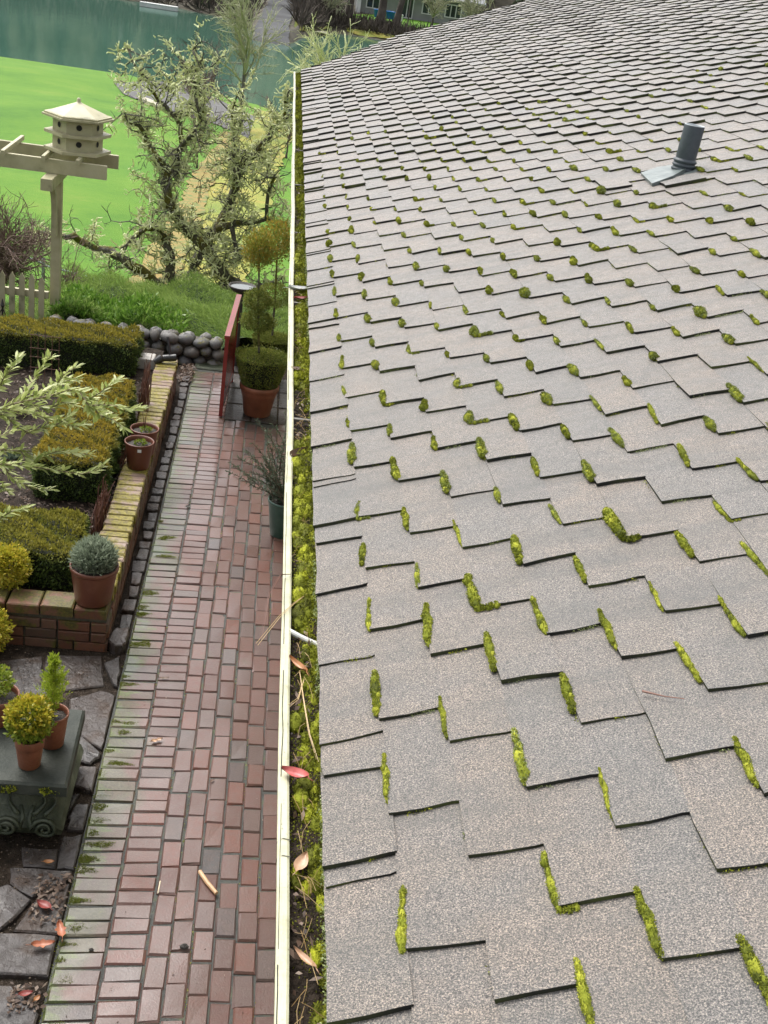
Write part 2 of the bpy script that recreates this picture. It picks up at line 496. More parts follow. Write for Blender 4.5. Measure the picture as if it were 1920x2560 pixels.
M['hedge_mid'] = hedge_mat('box_hedge_bronze', .53)
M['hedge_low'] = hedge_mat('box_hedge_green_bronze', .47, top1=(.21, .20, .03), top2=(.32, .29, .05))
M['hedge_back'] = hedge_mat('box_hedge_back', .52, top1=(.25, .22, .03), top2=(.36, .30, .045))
M['juniper_floor'] = simple('juniper_floor', [(.3, (.02, .04, .01)), (.7, (.05, .085, .02))], 20, .9)
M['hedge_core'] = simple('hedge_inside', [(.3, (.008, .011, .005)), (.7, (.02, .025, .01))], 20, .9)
M['topiary'] = leaf_mat('topiary_leaf', [(0, (.075, .12, .022)), (.5, (.17, .205, .038)), (1, (.32, .31, .08))], .55, 5)
M['topiary_tip'] = leaf_mat('topiary_orange_tips', [(0, (.13, .18, .03)), (.5, (.25, .27, .045)), (.8, (.42, .28, .05)), (1, (.5, .27, .05))], .55, 5)
M['olive'] = leaf_mat('olive_leaf', [(0, (.17, .215, .05)), (.4, (.31, .36, .11)), (.75, (.47, .51, .21)), (1, (.60, .62, .32))], .38, 4, .8)
M['olive_twig'] = simple('olive_twig', [(.3, (.13, .10, .06)), (.7, (.25, .20, .12))], 10, .7)
M['juniper'] = leaf_mat('juniper_spray', [(0, (.09, .155, .036)), (.5, (.21, .31, .07)), (1, (.35, .44, .13))], .6, 1.6, .6)
M['laurel'] = leaf_mat('laurel_leaf', [(0, (.05, .12, .016)), (.5, (.12, .24, .03)), (.85, (.23, .36, .07)), (1, (.42, .52, .22))], .3, 2, .8)
M['lavender'] = leaf_mat('grey_green_leaf', [(0, (.13, .165, .11)), (.5, (.24, .285, .20)), (1, (.38, .43, .32))], .7, 8)
M['gold'] = leaf_mat('golden_leaf', [(0, (.16, .19, .02)), (.4, (.36, .35, .03)), (.8, (.54, .43, .05)), (1, (.54, .33, .06))], .45, 8)
M['gold_green'] = leaf_mat('green_gold_leaf', [(0, (.09, .15, .018)), (.5, (.22, .29, .03)), (1, (.38, .40, .06))], .45, 8)
M['lemon'] = leaf_mat('lemon_cypress', [(0, (.17, .26, .02)), (.5, (.33, .42, .035)), (1, (.50, .55, .09))], .55, 8)
M['rosemary'] = leaf_mat('rosemary_leaf', [(0, (.05, .075, .045)), (.5, (.10, .135, .09)), (1, (.18, .22, .15))], .6, 6)
M['succulent'] = leaf_mat('small_succulent', [(0, (.08, .14, .015)), (.6, (.20, .27, .03)), (1, (.30, .20, .05))], .5, 20)
M['stems'] = simple('red_brown_stems', [(.3, (.07, .026, .018)), (.6, (.14, .055, .036)), (.8, (.22, .11, .075))], 12, .5, rw=.5)
M['needle'] = simple('pine_needle', [(.3, (.32, .20, .08)), (.7, (.52, .38, .19))], 20, .5, rw=.6)
M['mulch'] = leaf_mat('leaf_mulch', [(0, (.03, .02, .015)), (.4, (.085, .056, .042)), (.8, (.17, .12, .09)), (1, (.30, .24, .19))], .5, 15, .85)
M['litter'] = leaf_mat('leaf_litter', [(0, (.04, .025, .018)), (.4, (.11, .068, .048)), (.75, (.22, .155, .115)), (1, (.36, .29, .23))], .5, 15, .85)
M['leaf_red'] = simple('red_leaf', [(.3, (.36, .05, .045)), (.7, (.5, .15, .13))], 40, .4)
M['leaf_tan'] = simple('tan_leaf', [(.3, (.30, .17, .09)), (.7, (.5, .33, .22))], 50, .4)
M['leaf_brown'] = simple('brown_leaf', [(.3, (.22, .09, .03)), (.7, (.42, .19, .07))], 40, .4)
M['leaf_oak'] = simple('orange_oak_leaf', [(.3, (.30, .09, .045)), (.7, (.42, .17, .09))], 40, .4)
M['leaf_dkred'] = simple('dark_red_leaf', [(.3, (.16, .02, .015)), (.7, (.28, .06, .05))], 40, .4)
M['stick'] = simple('peeled_stick', [(.3, (.42, .25, .13)), (.7, (.55, .36, .2))], 20, .5)
M['straw'] = simple('straw', [(.3, (.6, .52, .36)), (.7, (.75, .68, .5))], 20, .5)
M['cone'] = simple('wet_cone', [(.3, (.02, .016, .013)), (.7, (.06, .05, .04))], 40, .5)
M['bank'] = simple('far_bank_soil', [(.3, (.045, .04, .03)), (.6, (.08, .07, .045)), (.8, (.10, .10, .05))], .6, .9, .5, 3)
M['ymoss'] = simple('yellow_moss_turf', [(.3, (.13, .18, .016)), (.5, (.19, .205, .02)), (.7, (.26, .215, .03))], 1.2, .85, .6, 20, bd=.03)
M['oleaf'] = simple('orange_leaf_strip', [(.34, (.075, .13, .014)), (.44, (.13, .13, .018)), (.52, (.20, .155, .026)), (.62, (.23, .145, .028)), (.7, (.12, .15, .016))], 5, .8, .6, 25)
M['ggravel'] = simple('grey_gravel', [(.3, (.045, .045, .045)), (.7, (.10, .098, .095))], 3, .8, .5, 40)
M['concrete'] = simple('boat_ramp_concrete', [(.3, (.055, .057, .06)), (.7, (.10, .102, .105))], .5, .9, .2, 10, spec=.1)
M['log'] = simple('pale_driftwood', [(.3, (.33, .30, .22)), (.7, (.48, .45, .34))], 5, .7)
M['hwall'] = simple('far_house_wall', [(.3, (.20, .21, .20)), (.7, (.27, .28, .27))], 1, .8)
M['hroof'] = simple('far_house_roof', [(.3, (.16, .17, .18)), (.7, (.24, .25, .26))], .8, .8)
M['hwhite'] = simple('far_white_trim', [(.3, (.6, .6, .6)), (.7, (.75, .75, .75))], 1, .6)
M['hglass'] = simple('far_window_glass', [(.3, (.015, .02, .022)), (.7, (.04, .05, .055))], 1, .1)
M['blue'] = simple('blue_plastic', [(.3, (.01, .12, .42)), (.7, (.02, .18, .55))], 2, .4)
M['dock'] = simple('weathered_dock', [(.3, (.42, .43, .42)), (.7, (.58, .59, .57))], 2, .6)
M['rubber'] = simple('black_plastic', [(.3, (.012, .012, .013)), (.7, (.03, .03, .032))], 10, .35)
M['wbrickblock'] = simple('pale_block', [(.3, (.35, .33, .30)), (.7, (.52, .49, .45))], 15, .7, .4, 60)
M['hole'] = simple('dark_hole', [(.3, (.006, .006, .005)), (.7, (.012, .012, .01))], 10, .8)

# ================================================================== LAND AND WATER
PRY = [-40, 12.2, 13, 17, 58, 60.5, 64, 500]
PRZ = [-.06, -.06, -.25, -.9, -2.9, -3.6, -4.6, -4.6]
def zl(x, y):
    x = np.asarray(x, float); y = np.asarray(y, float)
    sh = np.interp(x, [-7, 0, 6], [0, 5, 7]) * np.clip((y - 33) / 18, 0, 1)
    return np.interp(y + sh, PRY, PRZ)

def grid_sheet(name, X, Y, Z, mat, kind='structure'):
    ny, nx = X.shape
    V = np.stack([X, Y, Z], -1).reshape(-1, 3)
    i = np.arange(ny * nx).reshape(ny, nx)
    F = np.stack([i[:-1, :-1], i[:-1, 1:], i[1:, 1:], i[1:, :-1]], -1).reshape(-1, 4)
    o = np_mesh(name, V, F, mat, smooth=True)
    if kind: o['kind'] = kind
    return o

xs = np.concatenate([[-300, -150, -80, -50], np.linspace(-35, 35, 71), [50, 80, 150, 300]])
ys = np.concatenate([[-40, -10, 5, 11], np.linspace(12.2, 66, 110), [80, 150, 300, 500]])
X, Y = np.meshgrid(xs, ys)
Z = zl(X, Y) + (np.sin(X * .7 + Y * .3) * .05 + np.sin(X * .23 - Y * .41) * .08) * np.clip((Y - 18) / 10, 0, 1) * (Y < 56)
LAWN = grid_sheet('lawn', X, Y, Z, M['grass'])
zlw = lambda x, y: zl(x, y) + (np.sin(np.asarray(x) * .7 + np.asarray(y) * .3) * .05 + np.sin(np.asarray(x) * .23 - np.asarray(y) * .41) * .08) * np.clip((np.asarray(y) - 18) / 10, 0, 1) * (np.asarray(y) < 56)

X, Y = np.meshgrid(np.linspace(-300, 300, 40), np.linspace(45, 420, 40))
grid_sheet('lake', X, Y, X * 0 - 3.0, M['lake'])

# far shore: its own sheet rising from a wandering waterline
SHX = [-300, -60, -20, -11, -4.5, -2.6, -2.3, .3, .8, 2, 3.5, 6, 10, 30, 80, 300]
SHY = [100, 101, 105, 108, 103, 95, 86.5, 86.5, 93, 98, 104, 105.5, 103.5, 99, 95, 90]
def zf(x, y):
    d = np.asarray(y, float) - np.interp(x, SHX, SHY)
    return np.interp(d, [-3, 0, 1.5, 4, 8, 14, 30, 60, 320], [-4.5, -3.05, -2.7, -2.4, -2.05, -1.8, -1.4, 1, 30])
xs = np.concatenate([[-300, -150, -80, -50, -35], np.linspace(-25, 40, 131), [50, 80, 150, 300]])
ds = np.concatenate([np.linspace(-3, 20, 47), [25, 32, 45, 70, 120, 320]])
X, Dd = np.meshgrid(xs, ds)
Y = Dd + np.interp(X, SHX, SHY)
grid_sheet('far_shore', X, Y, zf(X, Y) + np.sin(X * 1.7) * np.sin(Y * 1.3) * .06, M['bank'])

def patch(name, A, B, n, m, mat, off, zfun):
    """ribbon between two polylines, draped on the land"""
    A = np.array(A, float); B = np.array(B, float)
    t = np.linspace(0, len(A) - 1, n)
    a = np.stack([np.interp(t, range(len(A)), A[:, k]) for k in (0, 1)], 1)
    b = np.stack([np.interp(t, range(len(B)), B[:, k]) for k in (0, 1)], 1)
    a += rng.normal(size=a.shape) * .05; b += rng.normal(size=b.shape) * .05
    s = np.linspace(0, 1, m)[None, :, None]
    P = a[:, None] * (1 - s) + b[:, None] * s
    return grid_sheet(name, P[..., 0], P[..., 1], zfun(P[..., 0], P[..., 1]) + off, mat)
patch('shore_gravel', [(-6.9, 51.7), (-5.73, 55.5), (-4.5, 56), (-2.83, 53), (-.9, 48)], [(-6.1, 48.8), (-4.93, 46.7), (-3.68, 44.3), (-2.42, 42.6), (-1.0, 39)], 40, 14, M['ggravel'], .035, zlw)
patch('mossy_turf', [(-.9, 51.5), (-1.5, 39.4), (-1.66, 28.7), (-1.62, 23.8), (-1.6, 18.3), (-1.6, 16)], [(1.4, 51.5), (.35, 38), (.17, 33), (.04, 26.8), (-.19, 21.8), (-.3, 16)], 60, 12, M['ymoss'], .03, zlw)
patch('fallen_leaf_verge', [(-1.75, 39.8), (-1.85, 28.7), (-1.85, 23.8), (-1.95, 18.3), (-2.0, 16)], [(-1.3, 39.4), (-1.3, 28.7), (-1.32, 23.8), (-1.35, 18.3), (-1.3, 16)], 60, 5, M['oleaf'], .055, zlw)
patch('boat_ramp', [(-2.3, 85.5), (-2.25, 92), (-1.9, 105), (-1.5, 125), (0, 160)], [(.2, 85.5), (.15, 92), (.4, 105), (1.4, 125), (4, 160)], 40, 6, M['concrete'], .08, zf)
patch('far_lawn', [(3.5, 109), (8, 110), (14, 110), (24, 110)], [(3.5, 113.5), (8, 118.5), (14, 118.5), (24, 118.5)], 30, 8, M['grass'], .06, zf)
patch('far_mossy_strip', [(.6, 94.5), (2, 99.5), (3.5, 105.3)], [(.6, 98), (2, 102.5), (3.5, 107)], 20, 6, M['ymoss'], .06, zf)
patch('far_mossy_bank', [(5, 106), (8, 105.3), (12, 103.6), (20, 102)], [(5, 107.5), (8, 107), (12, 105.5), (20, 104)], 20, 6, M['ymoss'], .06, zf)

# ------------------------------------------------------------------ trees
def walk(p, d, L, n, wob, droop=0.0):
    p = np.array(p, float); d = np.array(d, float); d /= np.linalg.norm(d)
    out = [p.copy()]
    for _ in range(n):
        d = d + rng.normal(size=3) * wob; d[2] -= droop; d /= np.linalg.norm(d)
        p = p + d * L / n; out.append(p.copy())
    return out, d

def bare_tree(name, base, h, spread, label, cat='tree', group=None, nl=(7, 6, 4), trunk_frac=.45, r0=.09, mats=('greybark', 'lichen_far'), upw=.9, tr=.006, lich=0, lmat='lichen_far', lean=(0, 0)):
    """leafless tree: tapered trunk, limbs, branchlets"""
    t = thing(name, base, label, cat, group)
    B = np.array(base, float)
    tb, wb = MB(), MB()
    fork = B + np.array([lean[0], lean[1], h * trunk_frac])
    pts = [B + (fork - B) * k / 5 + rng.normal(size=3) * np.array([.03, .03, 0]) * h * .1 * (k > 0) for k in range(6)]
    tb.tube([pts[0] - np.array([0, 0, .1])] + pts, [r0 * 1.3, r0 * 1.15] + [r0 * (1 - .09 * k) for k in range(1, 6)], 8)
    tips = []
    for i in range(nl[0]):
        a = 2 * PI * (i + rng.uniform(-.3, .3)) / nl[0]
        st = pts[-1] + (pts[2] - pts[-1]) * rng.random() ** 2.0 * (.8 if trunk_frac > .3 else .2)
        out = rng.uniform(.35, 1.15)
        d = np.array([math.cos(a) * spread * out, math.sin(a) * spread * out, upw * h * (1 - trunk_frac) * rng.uniform(.55, 1.05)])
        L = np.linalg.norm(d) * rng.uniform(.75, 1.1)
        limb, _ = walk(st, d, L, 7, .17)
        wb.tube(limb, [r0 * .5, tr * 1.6], 5)
        tips.append((limb, L))
        for j in range(nl[1]):
            k = rng.integers(1, 7)
            d2 = np.array(limb[min(k + 1, 7)]) - limb[k]; d2 = d2 / np.linalg.norm(d2) + rng.normal(size=3) * .7; d2[2] += .15
            br, _ = walk(limb[k], d2, L * rng.uniform(.25, .55), 5, .16)
            wb.tube(br, [r0 * .17, tr], 4)
            for q in range(nl[2]):
                k2 = rng.integers(1, 5)
                d3 = d2 + rng.normal(size=3) * .7
                tw, _ = walk(br[k2], d3, L * rng.uniform(.10, .26), 3, .2)
                wb.tube(tw, [tr * 1.2, tr * .5], 3, cap=False)
    tb.build('trunk', M[mats[0]], t, smooth=True)
    wb.build('crown', M[mats[1]], t, smooth=True)
    return t

# the lichened oak below the garden: traced limb by limb, standing in the round
OAKS = [
 ('old_oak', (-.74, 17.0, -1.0), 'gnarled lichen covered oak with bent trunk rising behind the bird bath', [
  (.085, .045, [(-.74, 17.00, -1.15), (-.62, 17.01, -.79), (-.50, 17.10, -.65), (-.64, 16.87, -.44), (-.78, 17.03, -.31), (-.88, 16.99, -.14), (-1.07, 17.16, -.07), (-1.24, 17.10, .06), (-1.33, 17.07, .26), (-1.43, 16.82, .48), (-1.49, 16.89, .68), (-1.45, 16.84, .88)]),
  (.040, .015, [(-1.47, 17.00, .84), (-1.59, 16.92, .99), (-1.74, 16.99, 1.12), (-1.83, 17.11, 1.28), (-1.99, 16.87, 1.43), (-2.11, 16.86, 1.56)]),
  (.045, .015, [(-1.48, 17.00, .77), (-1.36, 17.08, .81), (-1.28, 17.18, .91), (-1.35, 17.13, 1.05), (-1.28, 17.04, 1.24), (-1.15, 16.84, 1.39), (-1.06, 16.98, 1.58), (-1.03, 16.82, 1.78)]),
  (.030, .010, [(-1.32, 17.30, 1.19), (-1.37, 17.38, 1.41), (-1.49, 17.39, 1.55), (-1.71, 17.45, 1.71), (-1.83, 17.46, 1.92), (-1.96, 17.13, 2.09), (-2.14, 17.32, 2.35)]),
  (.018, .008, [(-1.05, 16.70, 1.65), (-1.14, 16.68, 1.95), (-1.20, 16.83, 2.16), (-1.10, 16.77, 2.34), (-1.21, 16.62, 2.51)]),
  (.050, .020, [(-.50, 17.00, -.60), (-.25, 17.13, -.74), (.02, 16.83, -.59), (.29, 17.03, -.49)])]),
 ('old_oak', (-1.08, 17.2, -1.05), 'dark upright oak with a broken top behind the topiary crowns', [
  (.065, .045, [(-1.08, 17.20, -1.15), (-1.08, 17.27, -.84), (-1.02, 17.3, -.50), (-.92, 17.40, -.26), (-.81, 17.23, -.05), (-.73, 17.28, .06), (-.60, 17.52, .30), (-.55, 17.53, .53), (-.51, 17.23, .86), (-.53, 17.22, .98), (-.61, 17.29, 1.09), (-.55, 17.32, 1.16)]),
  (.045, .014, [(-.52, 17.3, .80), (-.42, 17.67, .99), (-.26, 17.62, 1.12), (-.20, 17.51, 1.29), (-.05, 17.55, 1.49), (.07, 17.51, 1.65), (.08, 17.54, 1.87), (.11, 17.55, 2.09)]),
  (.045, .020, [(-.74, 17.25, .05), (-.54, 17.20, .14), (-.26, 17.35, .18), (-.04, 17.23, .29), (.29, 17.32, .26)]),
  (.025, .012, [(-.02, 17.20, .28), (-.04, 17.13, .68), (.03, 16.83, .98), (-.07, 17.03, 1.10)]),
  (.018, .008, [(-.54, 17.50, .56), (-.57, 17.43, .88), (-.59, 17.47, 1.32), (-.65, 17.20, 1.71), (-.60, 17.26, 1.95)]),
  (.030, .015, [(-.53, 17.20, .15), (-.40, 17.13, -.27), (-.21, 16.83, -.19), (-.03, 17.03, -.10)])]),
 ('old_oak', (-1.23, 16.6, -.9), 'small crooked oak with a thick bare mossy limb reaching left', [
  (.065, .015, [(-1.23, 16.60, -1.05), (-1.29, 16.68, -.65), (-1.32, 16.69, -.37), (-1.42, 16.75, -.13), (-1.54, 16.76, .06), (-1.67, 16.43, .13), (-1.88, 16.62, -.10), (-2.02, 16.61, -.25)]),
  (.060, .025, [(-1.26, 16.6, -.85), (-1.52, 16.38, -.61), (-1.71, 16.31, -.44), (-1.97, 16.32, -.31), (-2.14, 16.40, -.23), (-2.38, 16.50, -.26), (-2.60, 16.54, -.19), (-2.73, 16.27, -.10), (-2.98, 16.38, -.12), (-3.20, 16.46, -.16)])])]

def oak(name, base, label, limbs):
    t = thing(name, base, label, 'oak tree', 'oaks below the garden')
    tb, wb = MB(), MB()
    LV, LF, nv = [], [], 0
    lic = MB()
    def curls(p, n, sc=1.0):
        for _ in range(n):
            d = rng.normal(size=3); d[2] += .3
            c, _ = walk(np.array(p) + rng.normal(size=3) * .02, d, rng.uniform(.05, .17) * sc, 4, .55)
            r = rng.uniform(.007, .016) * sc
            lic.tube(c, [r, r * .45], 3, cap=False)
    for li, (r0, r1, P) in enumerate(limbs):
        P = [np.array(p) for p in P]
        # densify with a little crookedness
        Q = [P[0]]
        for a, b in zip(P[:-1], P[1:]):
            Q += [(a + b) / 2 + rng.normal(size=3) * .018, b]
        n = len(Q)
        rad = [(r0 + (r1 - r0) * k / (n - 1)) * rng.uniform(.88, 1.14) for k in range(n)]
        tb.tube(Q, [q_ * 1.25 for q_ in rad], 8)
        bare = (li == 1 and base[0] < -1.2)
        for k in range(2, n):
            p = Q[k]; along = (Q[min(k + 1, n - 1)] - Q[k - 1]); along /= np.linalg.norm(along) + 1e-9
            curls(p, 1 if bare else 6, 1.35)
            for _ in range(1 if bare else 2 + int(rng.random() < .3)):
                d = rng.normal(size=3) * np.array([1.3, 1, .8]) + along * .3; d[2] += .15
                L = rng.uniform(.25, .8)
                br, _ = walk(p, d, L, 6, .33)
                wb.tube(br, [.010, .004], 4, cap=False)
                lush = rng.random() < .75
                for q in range(1, 7):
                    if lush: curls(br[q], 4, 1.05)
                    for _ in range(int(rng.random() < .6)):
                        d2 = rng.normal(size=3) + d / np.linalg.norm(d) * .5; d2[2] += .15
                        tw, _ = walk(br[q], d2, rng.uniform(.08, .26), 4, .4)
                        wb.tube(tw, [.005, .0022], 3, cap=False)
                        if lush and rng.random() < .6: curls(tw[-1], 2, .8)
                        elif rng.random() < .5:
                            # knots of buds on the bare twigs
                            for _ in range(3):
                                t2, _ = walk(tw[rng.integers(2, 5)], rng.normal(size=3), .05, 2, .5)
                                wb.tube(t2, [.004, .002], 3, cap=False)
    tb.build('trunk', M['bark'], t, smooth=True)
    wb.build('twigs', M['twig'], t)
    lic.build('lichen', M['lichen'], t)
    return t
for o in OAKS: oak(*o)

bare_tree('bare_tree', (-1.29, 41.4, -2.1), 5.2, 1.45, 'tall bare grey tree with fanned pale branches at the lake edge', nl=(11, 11, 6), trunk_frac=.45, r0=.08, tr=.009, upw=1.0)
bare_tree('bare_tree', (2.1, 50.5, -2.75), 4.1, 1.3, 'bushy pale lichened tree poking above the roof edge', nl=(16, 11, 5), trunk_frac=.2, r0=.07, tr=.013, mats=('greybark', 'lichen'))
bare_tree('bare_tree', (-2.9, 44, -2.3), 2.6, 1.6, 'low dark twiggy tree standing left of the tall bare tree', nl=(12, 9, 6), trunk_frac=.15, r0=.05, tr=.006, mats=('darkbark', 'brush'))
bare_tree('bare_tree', (.35, 36, -2.0), 2.2, .8, 'thin dark leafless sapling just left of the gutter end', nl=(9, 8, 5), trunk_frac=.25, r0=.035, tr=.005, mats=('darkbark', 'brush'))
bare_tree('bare_tree', (-1.9, 30, -1.6), 1.9, .9, 'dark twiggy bare tree in front of the grey gravel', nl=(9, 8, 5), trunk_frac=.3, r0=.035, tr=.004, mats=('darkbark', 'brush'))
# brown leafless shrub by the picket fence
bare_tree('brown_shrub', (-3.2, 14.0, -.45), 1.55, .55, 'brown leafless shrub at the left edge behind the picket fence', 'shrub', nl=(34, 13, 6), trunk_frac=.06, r0=.02, tr=.0035, mats=('brush', 'brush'))
bare_tree('brown_shrub', (-2.5, 14.6, -.5), .9, .5, 'thin bare shrub behind the arbor post', 'shrub', nl=(10, 6, 4), trunk_frac=.08, r0=.012, tr=.0025, mats=('brush', 'brush'))

# far bank trees
FT = [((5.2, 110, -2.0), 'broad brown trunk left of the far house window', .34, (0, 0)), ((8.0, 110, -2.0), 'brown trunk standing before the far house with blue tubs beside it', .38, (.2, 0)), ((9.4, 110, -2.0), 'right hand brown trunk leaning in front of the far house', .30, (1.0, 0))]
for b, lab, r, ln in FT:
    bare_tree('lakeside_tree', b, 13, 3.2, lab, 'tree', 'tall trees before the far house', nl=(8, 5, 2), trunk_frac=.55, r0=r, tr=.03, mats=('darkbark', 'brush'), lean=ln)
for b, h, sp, lab in [((3.5, 107, -2.4), 4.6, 1.7, 'pale lichened tree left of the far house'), ((12.8, 112, -1.9), 4.2, 1.8, 'pale lichened tree before the far house roof'), ((16.2, 112, -1.9), 4.2, 2.0, 'round pale lichened tree right of the far house'), ((.9, 108, -2.3), 6, 2.2, 'pale lichened tree right of the boat ramp'), ((-3.6, 106, -2.6), 5, 1.8, 'brown bare tree left of the boat ramp')]:
    bare_tree('lichened_tree', b, h, sp, lab, 'tree', 'pale trees on the far bank', nl=(11, 8, 4), trunk_frac=.22, r0=.12, tr=.022, mats=('darkbark', 'brush' if 'brown' in lab else 'lichen_far'))
tp = MB(); tp.tube([(9.92, 105, -2.7), (9.95, 105, 3)], .06, 6)
tag(tp.build('post', M['darkbark'], origin=(9.92, 105, -2.7)), 'thin dark pole on the bank right of the trunks', 'pole')

# brush and wood on the far bank: masses nobody could count
def brush_mass(name, n, xr, dr, L, mat, label, zf_=zf, w=.05, up=1.2):
    x = rng.uniform(*xr, n); d = rng.uniform(*dr, n)
    y = np.interp(x, SHX, SHY) + d
    P = np.stack([x, y, zf_(x, y) - .05], 1)
    D = rdirs(n, up)
    V, F = leaves(P, D, rng.uniform(.4, 1, n) * L, w)
    o = np_mesh(name, V, F, mat)
    return tag(o, label, 'brush', kind='stuff')
brush_mass('bank_brush', 5000, (1, 22), (1.5, 5.5), 1.5, M['far_brush'], 'tangled brown brush along the far bank', w=.09)
brush_mass('bank_brush', 6000, (-45, -2.6), (0, 12), 2.6, M['far_brush'], 'dark brown thicket along the far left shore', w=.16)
brush_mass('bank_brush', 3000, (.7, 4), (4, 22), 2.2, M['far_brush'], 'brown thicket beside the boat ramp', w=.12)
def wood():
    Vs, Fs, nv = [], [], 0
    for i in range(300):
        x = rng.uniform(-90, 90); d = rng.uniform(22, 75); y = float(np.interp(x, SHX, SHY)) + d
        if -4 < x < 22 and d < 34: continue
        h = rng.uniform(9, 20); r = h * rng.uniform(.13, .2)
        n = 260
        t = rng.random(n) ** .8
        a = rng.uniform(0, 2 * PI, n)
        rr = r * (1 - t) * rng.uniform(.5, 1.05, n)
        P = np.stack([x + rr * np.cos(a), y + rr * np.sin(a), float(zf(x, y)) + .5 + t * h], 1)
        D = unit(np.stack([np.cos(a), np.sin(a), np.full(n, -.35)], 1) + rng.normal(size=(n, 3)) * .3)
        V, F = leaves(P, D, rng.uniform(.6, 1.3, n) * h * .11, h * .05)
        Vs.append(V); Fs.append(F + nv); nv += len(V)
    fi = np.concatenate([np.full(len(f_), int(rng.random() < .25)) for f_ in Fs])
    o = np_mesh('far_wood', np.concatenate(Vs), np.concatenate(Fs), [M['conifer'], M['lichen_far']], mi=fi)
    tag(o, 'dark evergreen wood behind the far shore', 'wood', kind='stuff')
wood()

# far house
fh = thing('far_house', (11.5, 119, -1.8), 'grey single storey house with a wide roof across the lake', 'house')
b = MB(); b.box(6.4, 17.5, 119, 127, -2.0, .55); b.build('wall', M['hwall'], fh)
b = MB()
b.add([(5.6, 118.2, .40), (18.3, 118.2, .40), (18.3, 123, 2.3), (5.6, 123, 2.3), (5.6, 127.8, .4), (18.3, 127.8, .4), (5.6, 118.2, .55), (18.3, 118.2, .55), (18.3, 123, 2.45), (5.6, 123, 2.45), (5.6, 127.8, .55), (18.3, 127.8, .55)],
      [(6, 7, 8, 9), (9, 8, 11, 10), (0, 1, 7, 6), (0, 3, 2, 1), (3, 4, 5, 2), (0, 6, 9, 3), (3, 9, 10, 4), (1, 2, 8, 7), (2, 5, 11, 8), (4, 10, 11, 5)])
b.build('roof', M['hroof'], fh)
for x0, x1, z0, z1 in [(7.1, 9.0, -1.3, .1), (10.4, 11.6, -1.7, .15), (12.4, 13.7, -1.1, .1), (14.6, 16.2, -1.1, .1)]:
    b = MB(); b.box(x0, x1, 118.93, 119, z0, z1)
    w = b.build('window', M['hwhite'], fh)
    n = 3 if x1 - x0 > 1.5 else 2
    for i in range(n):
        a0 = x0 + .1 + i * (x1 - x0 - .1) / n
        p = MB(); p.box(a0, a0 + (x1 - x0 - .1) / n - .1, 118.90, 118.928, z0 + .1, z1 - .1); p.build('pane', M['hglass'], w)
b = MB(); b.box(6.2, 6.6, 118.6, 119.2, -2, .45); b.build('corner_post', M['hwhite'], fh)
for x, lab in [(7.9, 'bright blue plastic tub left of the central far trunk'), (9.0, 'bright blue plastic tub right of the central far trunk')]:
    b = MB(); b.lathe((x + .1, 113.8, -1.75), [(0, .02), (.34, .02), (.36, .05), (.42, .62), (.46, .64), (.46, .68), (.40, .68), (.36, .12), (0, .1)], 14)
    tag(b.build('blue_tub', M['blue'], origin=(x, 113.8, -1.75), smooth=True), lab, 'tub', 'blue tubs by the far house')
b = MB(); b.lathe((10.0, 114.5, -1.8), [(0, 0), (.3, 0), (.34, .5), (.36, .55), (.3, .55), (0, .5)], 12)
tag(b.build('white_bucket', M['hwhite'], origin=(10.0, 114.5, -1.8)), 'white bucket beside the blue tubs', 'bucket')
# dock and swim float
dk = thing('boat_dock', (-10.4, 103, -3), 'long pale floating dock near the far left shore', 'dock')
b = MB(); b.box(-11.9, -8.9, 102.6, 103.5, -2.98, -2.70); b.build('float', M['dock'], dk)
for i in range(12):
    b = MB(); b.box(-11.9 + i * .25, -11.67 + i * .25, 102.57, 103.53, -2.698, -2.65); b.build('plank', M['dock'], dk)
for x in (-11.8, -9.0):
    b = MB(); b.tube([(x, 103.6, -4), (x, 103.6, -2.2)], .07, 8); b.build('pile', M['darkbark'], dk)
sf = thing('swim_float', (2.6, 100.8, -3), 'small square wooden swim float off the far bank', 'float')
b = MB(); b.box(2.0, 3.2, 100.1, 101.5, -3.02, -2.78); b.build('base', M['darkbark'], sf)
for i in range(6):
    b = MB(); b.box(1.97 + i * .21, 2.16 + i * .21, 100.07, 101.53, -2.778, -2.72); b.build('plank', M['log'], sf)
b = MB(); b.tube([(-5.4, 48.1, float(zlw(-5.4, 48.1)) + .07), (-4.8, 46.7, float(zlw(-4.8, 46.7)) + .09), (-4.2, 45.3, float(zlw(-4.2, 45.3)) + .08)], [.10, .12, .09], 8)
tag(b.build('driftwood_log', M['log'], origin=(-4.8, 46.7, -2.3)), 'pale driftwood log along the gravel edge', 'log')

# ================================================================== THE HOUSE
RA = math.atan(.345)
RX, RZ = .2, 2.52
HOUSE = thing('house', (.9, 8, 0), 'house with a mossy grey shingle roof and cream gutter', 'house')
RK = [(-.2, 15.8), (-.04, 15.8), (.62, 16.55), (1.49, 17.85), (2.48, 18.35), (3.56, 19.03), (5.0, 19.9), (6.6, 20.5)]
rake = lambda s: float(np.interp(s, [p[0] for p in RK], [p[1] for p in RK]))
SMAX, YMIN = 6.45, .35
